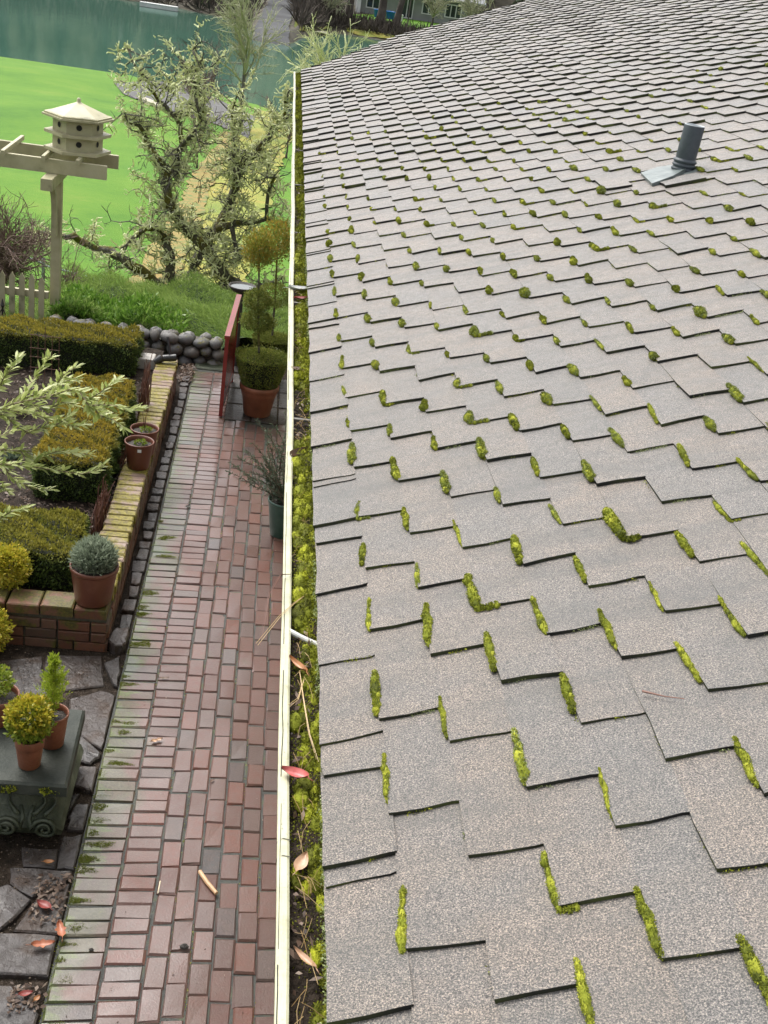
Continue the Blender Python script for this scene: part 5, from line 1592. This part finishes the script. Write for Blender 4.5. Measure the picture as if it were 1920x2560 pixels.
# ------------------------------------------------------------------ olive tree reaching in from the left
ot = thing('olive_tree', (-1.75, 4.25, 0), 'olive tree whose pale grey green branches reach in from the left', 'olive tree')
OB = [[(-1.092,4.230,2.289),(-0.935,4.198,2.329),(-0.872,4.204,2.367),(-0.841,4.328,2.410),(-0.798,4.372,2.485),(-0.773,4.340,2.511)],
[(-0.872,4.204,2.367),(-0.783,4.181,2.424),(-0.745,4.281,2.419),(-0.702,4.225,2.492),(-0.668,4.245,2.512)],
[(-0.872,4.150,2.38),(-0.735,4.153,2.427),(-0.660,4.076,2.488),(-0.625,4.125,2.459),(-0.599,4.127,2.434),(-0.547,4.075,2.492),(-0.510,4.071,2.530),(-0.494,4.101,2.537)],
[(-0.625,4.10,2.47),(-0.585,4.058,2.440),(-0.527,4.031,2.461),(-0.478,3.971,2.486),(-0.439,3.999,2.461),(-0.403,4.006,2.472)],
[(-0.935,4.198,2.329),(-0.855,4.407,2.241),(-0.780,4.291,2.272),(-0.717,4.338,2.240),(-0.670,4.303,2.245),(-0.638,4.352,2.239)],
[(-0.599,4.127,2.434),(-0.576,4.280,2.315),(-0.517,4.243,2.317),(-0.476,4.201,2.308)],
[(-1.087,4.211,2.321),(-0.920,4.187,2.312),(-0.863,4.165,2.280),(-0.836,4.221,2.236),(-0.790,4.185,2.271),(-0.739,4.190,2.284)],
[(-1.097,4.238,2.140),(-0.937,4.208,2.157),(-0.845,4.138,2.193),(-0.811,4.121,2.146),(-0.782,4.196,2.150),(-0.701,4.104,2.224),(-0.598,4.182,2.187)],
[(-1.064,4.108,2.133),(-0.853,4.016,2.189),(-0.799,4.063,2.169),(-0.691,4.057,2.165),(-0.596,3.992,2.191),(-0.547,3.999,2.207),(-0.518,4.000,2.234)],
[(-1.098,4.239,2.085),(-0.949,4.260,2.083),(-0.902,4.248,2.023),(-0.853,4.226,2.008),(-0.796,4.236,1.990),(-0.745,4.226,2.000)],
[(-1.095,4.224,1.997),(-0.952,4.274,1.969),(-0.902,4.186,1.991)],
[(-1.009,3.879,1.995),(-0.867,3.890,2.029),(-0.814,3.835,2.090),(-0.768,3.851,2.102)],
[(-1.066,4.124,2.245),(-0.896,4.024,2.297),(-0.852,4.028,2.322)],
[(-1.071,4.411,2.293),(-0.983,4.416,2.341),(-0.958,4.363,2.392),(-0.926,4.358,2.441),(-0.929,4.476,2.443)],
[(-0.745,4.281,2.419),(-0.736,4.378,2.394),(-0.713,4.398,2.399),(-0.687,4.376,2.420)],
[(-0.872,4.204,2.367),(-0.763,4.243,2.336),(-0.707,4.215,2.378),(-0.672,4.269,2.352)],
[(-0.739,4.190,2.284),(-0.685,4.143,2.338),(-0.666,4.180,2.349)]]
tb = MB(); fork = np.array([-1.62, 4.22, 1.45]); OUT = []
tb.tube([(-1.75, 4.25, -.05), (-1.74, 4.24, .5), (-1.67, 4.2, 1.0), tuple(fork)], [.075, .06, .05, .045], 9)
ends = [np.array(b_[0]) for b_ in OB if b_[0][0] < -1.0]
for e in ends:
    m = (fork + e) / 2 + np.array([-.05, 0, .12])
    tb.tube([tuple(fork), tuple(m), tuple(e)], [.022, .012, .0055], 6)
for k in range(14):  # the rest of the crown, outside the picture
    d = rng.normal(size=3); d[0] = -abs(d[0]); d[2] = abs(d[2]) + .3
    br, _ = walk(fork, d, rng.uniform(.6, 1.1), 6, .15)
    tb.tube(br, [.02, .004], 5); OB.append([tuple(p) for p in br[1:]])
    OUT.append(len(OB) - 1)
tb.build('trunk', M['bark'], ot, smooth=True)
bb = MB(); PP, DD, LL = [], [], []
for bi, pts in enumerate(OB):
    P = [np.array(p) for p in pts]
    if bi not in OUT: bb.tube(pts, [.0042, .0016], 5)
    Ls = [np.linalg.norm(b_ - a_) for a_, b_ in zip(P[:-1], P[1:])]
    tot = sum(Ls); s = tot * (.12 if bi in (0, 6, 7, 8, 9, 12) else .02); side = 0
    while s < tot:
        q = s; k = 0
        while k < len(Ls) - 1 and q > Ls[k]: q -= Ls[k]; k += 1
        d = (P[k + 1] - P[k]) / Ls[k]; p = P[k] + d * q
        # opposite pairs, each turned a quarter from the last, turning up to the light
        w = np.cross(d, [0, 0, 1.]); w /= np.linalg.norm(w) + 1e-9; u = np.cross(w, d)
        ax = (w, w * .6 + u * .8)[side % 2]
        for sg in (-1, 1):
            dd = d * rng.uniform(.5, 1.0) + ax * sg * rng.uniform(.45, .9) + np.array([.12, -.05, .15]) + rng.normal(size=3) * .18
            PP.append(p); DD.append(dd / np.linalg.norm(dd)); LL.append(rng.uniform(.042, .072) * (1 - .25 * s / tot))
        s += rng.uniform(.008, .014); side += 1
    for _ in range(2):
        dd = P[-1] - P[-2]; dd = dd / np.linalg.norm(dd) + rng.normal(size=3) * .25
        PP.append(P[-1]); DD.append(dd / np.linalg.norm(dd)); LL.append(rng.uniform(.03, .045))
bb.build('twigs', M['olive_twig'], ot)
# lance-shaped blades with a fold along the midrib
PP, DD, LL = np.array(PP), np.array(DD), np.array(LL)[:, None]
n = len(PP)
hint = unit(np.tile([0, 0, 1.], (n, 1)) + rng.normal(size=(n, 3)) * .45)
S = unit(np.cross(DD, hint)); U = np.cross(S, DD)
W = LL * .125
def at(t, w, s, z): return PP + DD * LL * t + S * W * w * s + U * LL * z
rows = [at(0, 0, 0, 0), at(.28, .85, 1, .015), at(.28, 0, 0, -.01), at(.28, .85, -1, .015), at(.68, .9, 1, .0), at(.68, 0, 0, -.03), at(.68, .9, -1, .0), at(1, 0, 0, -.06)]
V = np.stack(rows, 1).reshape(-1, 3)
base = (np.arange(n) * 8)[:, None, None]
F = (np.array([[0, 2, 2, 1], [0, 3, 3, 2]])[None] + base)
Ft = np.concatenate([(np.array([[0, 2, 1], [0, 3, 2], [1, 2, 5], [1, 5, 4], [2, 3, 6], [2, 6, 5], [4, 5, 7], [5, 6, 7]])[None] + base).reshape(-1, 3)])
np_mesh('foliage', V, Ft, M['olive'], ot, smooth=True)

# ------------------------------------------------------------------ red gate and bird bath
gt = thing('red_gate', (-.245, 10.5, 0), 'glossy red wooden gate standing open beside the path', 'gate')
def gz(y): return .772 + (y - 10.09) * .115
b = MB(); y0, y1 = 10.09, 11.06
def gx(y): return -.262 + (y - 10.09) * .055
for k in range(9):
    a0 = y0 + .03 + k * (y1 - y0 - .06) / 9; a1 = a0 + (y1 - y0 - .06) / 9 - .004
    b = MB(); b.add([(gx(a0) - .008, a0, .05), (gx(a0) + .008, a0, .05), (gx(a1) + .008, a1, .05), (gx(a1) - .008, a1, .05), (gx(a0) - .008, a0, gz(a0) - .03), (gx(a0) + .008, a0, gz(a0) - .03), (gx(a1) + .008, a1, gz(a1) - .03), (gx(a1) - .008, a1, gz(a1) - .03)], [(0, 3, 2, 1), (4, 5, 6, 7), (0, 1, 5, 4), (1, 2, 6, 5), (2, 3, 7, 6), (3, 0, 4, 7)])
    b.build('board', M['red'], gt)
def bar(A, B, hx, hz):
    b = MB(); vs = []
    for p in (A, B):
        for sx, sz in ((-1, -1), (1, -1), (1, 1), (-1, 1)): vs.append((p[0] + sx * hx, p[1], p[2] + sz * hz))
    b.add(vs, [(3, 2, 1, 0), (4, 5, 6, 7), (0, 1, 5, 4), (1, 2, 6, 5), (2, 3, 7, 6), (3, 0, 4, 7)]); return b
bar((gx(y0), y0 - .004, gz(y0)), (gx(y1), y1, gz(y1)), .024, .016).build('top_rail', M['red'], gt)
bar((gx(y0), y0 + .03, .11), (gx(y1), y1, .11), .016, .04).build('rail', M['red'], gt)
for y in (y0 + .012, y1 - .02):
    b = MB(); b.box(gx(y) - .017, gx(y) + .017, y - .022, y + .022, .01, gz(y) - .017); b.build('post', M['red'], gt)
bd = thing('bird_bath', (-.19, 11.5, 0), 'dark shallow bird bath full of water behind the red gate', 'bird bath')
b = MB(); b.lathe((-.19, 11.5, .845), [(.0, -.055), (.05, -.055), (.10, -.035), (.138, .005), (.142, .018), (.138, .022), (.128, .02), (.118, .008), (.08, -.012), (0, -.02)], 32); b.build('bowl', M['bowl'], bd, smooth=True)
b = MB(); b.lathe((-.19, 11.5, .845), [(.117, .009), (.06, .009), (.001, .009)], 32); b.build('water', M['water'], bd)
b = MB(); b.tube([(-.19, 11.5, -.06), (-.19, 11.5, .80)], [.022, .018], 10); b.lathe((-.19, 11.5, -.05), [(.10, 0), (.10, .03), (.03, .07)], 20); b.build('pedestal', M['bowl'], bd)

# ------------------------------------------------------------------ cobble wall, juniper, laurel
cw = thing('cobble_wall', (-1.2, 11.6, -.05), 'low mossy wall of round grey cobbles beyond the path end', 'wall')
b = MB(); b.box(-2.2, -.36, 11.55, 11.78, -.3, .19)
b.v = [(x, y + random.uniform(-.02, .02), z) for x, y, z in b.v]; b.build('mortar_core', M['wallmortar'], cw)
def cobble(c, rx, ry, rz, seed):
    r = np.random.default_rng(seed); b = MB(); la, lo = 7, 10
    ph = r.uniform(0, 6, 6); rzz = r.uniform(-.4, .4)
    vs = []
    for i in range(la + 1):
        p = PI * i / la
        for j in range(lo):
            t = 2 * PI * j / lo
            k = 1 + .09 * math.sin(2 * t + ph[0]) + .07 * math.sin(3 * t + p * 2 + ph[1]) + .06 * math.sin(2 * p + ph[2])
            x, y, z = rx * k * math.sin(p) * math.cos(t), ry * k * math.sin(p) * math.sin(t), rz * k * math.cos(p)
            vs.append((c[0] + x * math.cos(rzz * .4) - z * math.sin(rzz * .4), c[1] + y, c[2] + z * math.cos(rzz * .4) + x * math.sin(rzz * .4)))
    fs = [(i * lo + j, (i + 1) * lo + j, (i + 1) * lo + (j + 1) % lo, i * lo + (j + 1) % lo) for i in range(la) for j in range(lo)]
    b.add(vs, fs); b.build('stone', M['cobble'], cw, smooth=True)
x = -2.12
seed = 0
while x < -.36:
    w = random.choice((.055, .07, .085, .10, .12))
    cobble((x + w, 11.56 + random.uniform(-.02, .04), .215 + random.uniform(-.015, .03)), w, .09, random.uniform(.045, .07), seed); x += w * 1.8; seed += 1
for z, sc in ((.11, 1), (.0, 1.1), (-.1, 1)):
    x = -2.15 + random.uniform(0, .08)
    while x < -.36:
        w = random.choice((.06, .075, .09, .105)) * sc
        cobble((x + w, 11.53 + random.uniform(-.02, .02), z + random.uniform(-.015, .015)), w, .08, random.uniform(.05, .065), seed); x += w * 1.95; seed += 1
x = -2.05
while x < -.4:
    cobble((x, 11.68 + random.uniform(-.02, .02), .22), .07, .07, .05, seed); x += .17; seed += 1
b = MB(); b.box(-.60, -.2, 11.33, 11.55, -.05, .012, bev=.01)
tag(b.build('mossy_step', M['stonecarve'], origin=(-.4, 11.4, 0)), 'mossy stone step at the end of the brick path', 'step')
# juniper bank
def zj(x, y): return zl(x, y)
n = 75000
x = rng.uniform(-2.6, .9, n); y = rng.uniform(11.85, 16.2, n)
bumpj = .26 + .14 * np.sin(x * 3.1 + 1) * np.sin(y * 2.3) + .08 * np.sin(x * 7.7 + y * 5)
top = zj(x, y) + bumpj * np.clip((16.3 - y) / .6, 0.2, 1)
P = np.stack([x, y, top * 1.0 - .16 * rng.random(n)], 1)
wind = np.stack([np.sin(x * 2.7 + y), np.full(n, -.35), np.full(n, 1.0)], 1) * .7
D = unit(wind + rng.normal(size=(n, 3)) * .5)
V, F = leaves(P, D, rng.uniform(.05, .12, n), rng.uniform(.005, .010, n))
o = np_mesh('juniper', V, F, M['juniper'], origin=(-1, 13, -.2)); tag(o, 'feathery green juniper spreading behind the cobble wall', 'juniper', kind='stuff')
X, Y = np.meshgrid(np.linspace(-2.6, .9, 50), np.linspace(11.85, 16.25, 50))
bj = .26 + .14 * np.sin(X * 3.1 + 1) * np.sin(Y * 2.3) + .08 * np.sin(X * 7.7 + Y * 5)
grid_sheet('juniper_ground', X, Y, zj(X, Y) + bj * np.clip((16.3 - Y) / .6, 0.0, 1) - .13, M['juniper_floor'], 'structure')
n = 6000
x = rng.uniform(-2.12, -.75, n); y = rng.uniform(11.8, 12.6, n)
keep = rng.random(n) < np.interp(x, [-2.1, -1.5, -.8], [1, .9, .15])
x, y = x[keep], y[keep]; n = len(x)
P = np.stack([x, y, .18 + .12 * rng.random(n) + .06 * np.sin(x * 9) - (y - 11.8) * .02], 1)
D = unit(rng.normal(size=(n, 3)) * .7 + np.array([0, -.25, .9]))
V, F = leaves(P, D, rng.uniform(.05, .10, n), rng.uniform(.016, .026, n), .15)
o = np_mesh('laurel', V, F, M['laurel'], origin=(-1.5, 12.2, .1)); tag(o, 'glossy bright green laurel leaves just behind the cobble wall', 'laurel', kind='stuff')

# ------------------------------------------------------------------ arbor, birdhouse, picket fence
ar = thing('arbor', (-2.12, 12.05, -.2), 'cream painted arbor post and beams carrying the birdhouse', 'arbor')
def cb(name, m, *a, mat=None): b = MB(); b.box(*a, bev=.004); return b.build(name, mat or M['cream_old'], m)
cb('post', ar, -2.168, -2.072, 12.0, 12.096, -.3, 1.56)
cb('cross_block', ar, -2.175, -2.065, 11.46, 12.62, 1.563, 1.676)
cb('beam', ar, -4.2, -1.60, 11.73, 11.768, 1.679, 1.815)
cb('beam', ar, -4.2, -1.57, 12.34, 12.378, 1.679, 1.815)
for x in (-2.82, -2.56, -2.18, -1.86):
    cb('rafter', ar, x - .018, x + .018, 11.60, 12.52, 1.818, 1.862)
b = MB(); k = 10
vs = []
for i in range(k + 1):
    t = i / k * PI / 2
    vs += [(-2.145, 11.998 - .30 * (1 - math.cos(t)), 1.02 + .54 * math.sin(t)), (-2.145, 11.998 - .30 * (1 - math.cos(t)) - .075 * math.cos(t) - .02, 1.02 + .54 * math.sin(t) - .05 * math.sin(t) * 0)]
m = len(vs); vs += [(x + .05, y, z) for x, y, z in vs]
fs = []
for i in range(k):
    a = 2 * i
    fs += [(a, a + 1, a + 3, a + 2), (m + a, m + a + 2, m + a + 3, m + a + 1), (a, a + 2, m + a + 2, m + a), (a + 1, m + a + 1, m + a + 3, a + 3)]
fs.append((0, m, m + 1, 1))
b.add(vs, fs); b.build('curved_brace', M['cream_old'], ar)

bh = thing('birdhouse', (-1.93, 12.03, 1.865), 'cream two storey hexagonal birdhouse on top of the arbor', 'birdhouse')
C0 = (-1.93, 12.03)
R0 = math.radians(12)
def hexr(r, z, rot=R0): return [(C0[0] + r * math.cos(rot + k * PI / 3), C0[1] + r * math.sin(rot + k * PI / 3), z) for k in range(6)]
def hexslab(name, r, z0, z1, mat, parent, r1=None):
    b = MB(); b.add(hexr(r, z0) + hexr(r1 or r, z1), [(0, 5, 4, 3, 2, 1), (6, 7, 8, 9, 10, 11)] + [(k, (k + 1) % 6, 6 + (k + 1) % 6, 6 + k) for k in range(6)]); return b.build(name, mat, parent)
for lv, (z0, z1) in enumerate(((1.90, 2.03), (2.06, 2.185))):
    hexslab('ledge', .322, z0 - .032, z0 - .004, M['cream_old'], bh)
    st = hexslab('storey', .240, z0 - .004, z1, M['cream_old'], bh)
    for k in range(6):
        a = R0 + (k + .5) * PI / 3
        ap = .240 * math.cos(PI / 6)
        cx, cy = C0[0] + (ap + .0015) * math.cos(a), C0[1] + (ap + .0015) * math.sin(a)
        zc = (z0 + z1) / 2 - .002
        b = MB(); ring = []
        for off, rr in ((.0, .0), (.0, .03)):
            pass
        vs = [(cx, cy, zc)] + [(cx - math.sin(a) * .029 * math.cos(t), cy + math.cos(a) * .029 * math.cos(t), zc + .029 * math.sin(t)) for t in np.linspace(0, 2 * PI, 17)[:-1]]
        b.add(vs, [(0, 1 + i, 1 + (i + 1) % 16) for i in range(16)])
        b.build('entrance_hole', M['hole'], st)
        b = MB(); b.tube([(cx - math.sin(a) * .031 * math.cos(t), cy + math.cos(a) * .031 * math.cos(t), zc + .031 * math.sin(t)) for t in np.linspace(0, 2 * PI, 17)], .0035, 5, cap=False); b.build('hole_rim', M['cream_old'], st)
hexslab('eave', .345, 2.187, 2.205, M['cream_old'], bh)
hexslab('eave', .325, 2.207, 2.222, M['cream_old'], bh)
rf = hexslab('roof', .30, 2.224, 2.318, M['cream_old'], bh, .05)
b = MB(); b.lathe((C0[0], C0[1], 2.317), [(.045, 0), (.03, .010), (.018, .016), (.020, .036), (.015, .05), (.001, .055)], 14); b.build('finial', M['cream_old'], rf, smooth=True)

pf = thing('picket_fence', (-2.6, 11.95, -.2), 'cream picket fence with pointed tops left of the arbor post', 'fence')
for i in range(14):
    x = -2.235 - i * .0985
    w = .029
    b = MB(); z1 = .555 + (.0 if i else -.02)
    b.add([(x - w, 11.90, -.3), (x + w, 11.90, -.3), (x + w, 11.90, z1), (x, 11.90, z1 + .055), (x - w, 11.90, z1), (x - w, 11.918, -.3), (x + w, 11.918, -.3), (x + w, 11.918, z1), (x, 11.918, z1 + .055), (x - w, 11.918, z1)],
          [(0, 1, 2, 3, 4), (9, 8, 7, 6, 5), (0, 5, 6, 1), (1, 6, 7, 2), (2, 7, 8, 3), (3, 8, 9, 4), (4, 9, 5, 0)])
    b.build('picket', M['cream_old'], pf)
for z in (.36, -.05):
    b = MB(); b.box(-3.7, -2.17, 11.921, 11.965, z, z + .07); b.build('rail', M['cream_old'], pf)
# wrought iron finial stake and rusty plant support in the bed
fi = thing('iron_stake', (-2.47, 11.2, .1), 'black wrought iron spear with curled feet in front of the picket fence', 'garden stake')
b = MB(); b.tube([(-2.47, 11.2, .1), (-2.47, 11.2, .50)], .008, 6); b.lathe((-2.47, 11.2, .44), [(.004, 0), (.022, .03), (.012, .06), (.001, .10)], 8); b.build('spear', M['iron'], fi)
for s in (-1, 1):
    b = MB(); b.tube([(-2.47, 11.2, .44), (-2.47 + s * .03, 11.2, .38), (-2.47 + s * .03, 11.2, .30), (-2.47 + s * .07, 11.2, .24)], .006, 6); b.build('curl', M['iron'], fi)
su = thing('plant_support', (-1.82, 9.9, .2), 'rusty wire plant support standing before the dark hedge', 'plant support')
for dx in (-.12, -.06, 0, .06, .12):
    b = MB(); b.tube([(-1.82 + dx, 9.9, .2), (-1.82 + dx, 9.9, .74 if dx == 0 else .66)], .0035, 5); b.build('wire', M['rust'], su)
for z in (.36, .46, .54, .66):
    b = MB(); b.tube([(-1.95, 9.895, z), (-1.69, 9.895, z)], .0035, 5); b.build('crossbar', M['rust'], su)
# chain fence rail below the garden
cf = thing('pipe_fence', (-2.9, 15.5, -.7), 'grey pipe fence post and rails on the lawn behind the arbor', 'fence')
b = MB(); b.tube([(-2.89, 15.5, -.75), (-2.89, 15.5, -.24)], .022, 10); b.lathe((-2.89, 15.5, -.25), [(.028, 0), (.028, .03), (.001, .045)], 10); b.build('post', M['pipe'], cf)
b = MB(); b.tube([(-2.89, 15.5, -.29), (-3.23, 15.5, -.19), (-3.9, 15.5, -.05)], .014, 8); b.build('rail', M['pipe'], cf)
b = MB(); b.tube([(-2.89, 15.5, -.31), (-2.12, 15.5, -.42), (-1.6, 15.5, -.5)], .012, 8); b.build('rail', M['pipe'], cf)
# small plants in the bed
n = 900
for c, lab, mt, L in [((-.965, 9.15, .2), 'small bright green herb tuft beside the wall stems', 'laurel', .03), ((-1.9, 9.2, .2), 'brown dry grass tuft at the left edge beneath the olive', 'brush', .16), ((-1.62, 9.75, .2), 'low green herb in front of the dark hedge', 'laurel', .03), ((-1.75, 8.3, .2), 'low dark green sprouts left of the bronze hedge', 'rosemary', .05)]:
    P = np.array(c) + rng.normal(size=(260, 3)) * np.array([.028, .028, .008]) * (1.3 if L > .1 else 1); P[:, 2] = c[2] + np.abs(P[:, 2] - c[2]) + .02
    V, F = leaves(P, rdirs(260, 1.0), rng.uniform(.6, 1.2, 260) * L, L * (.35 if L < .1 else .03))
    tag(np_mesh('bed_plant', V, F, M[mt], origin=c), lab, 'plant')
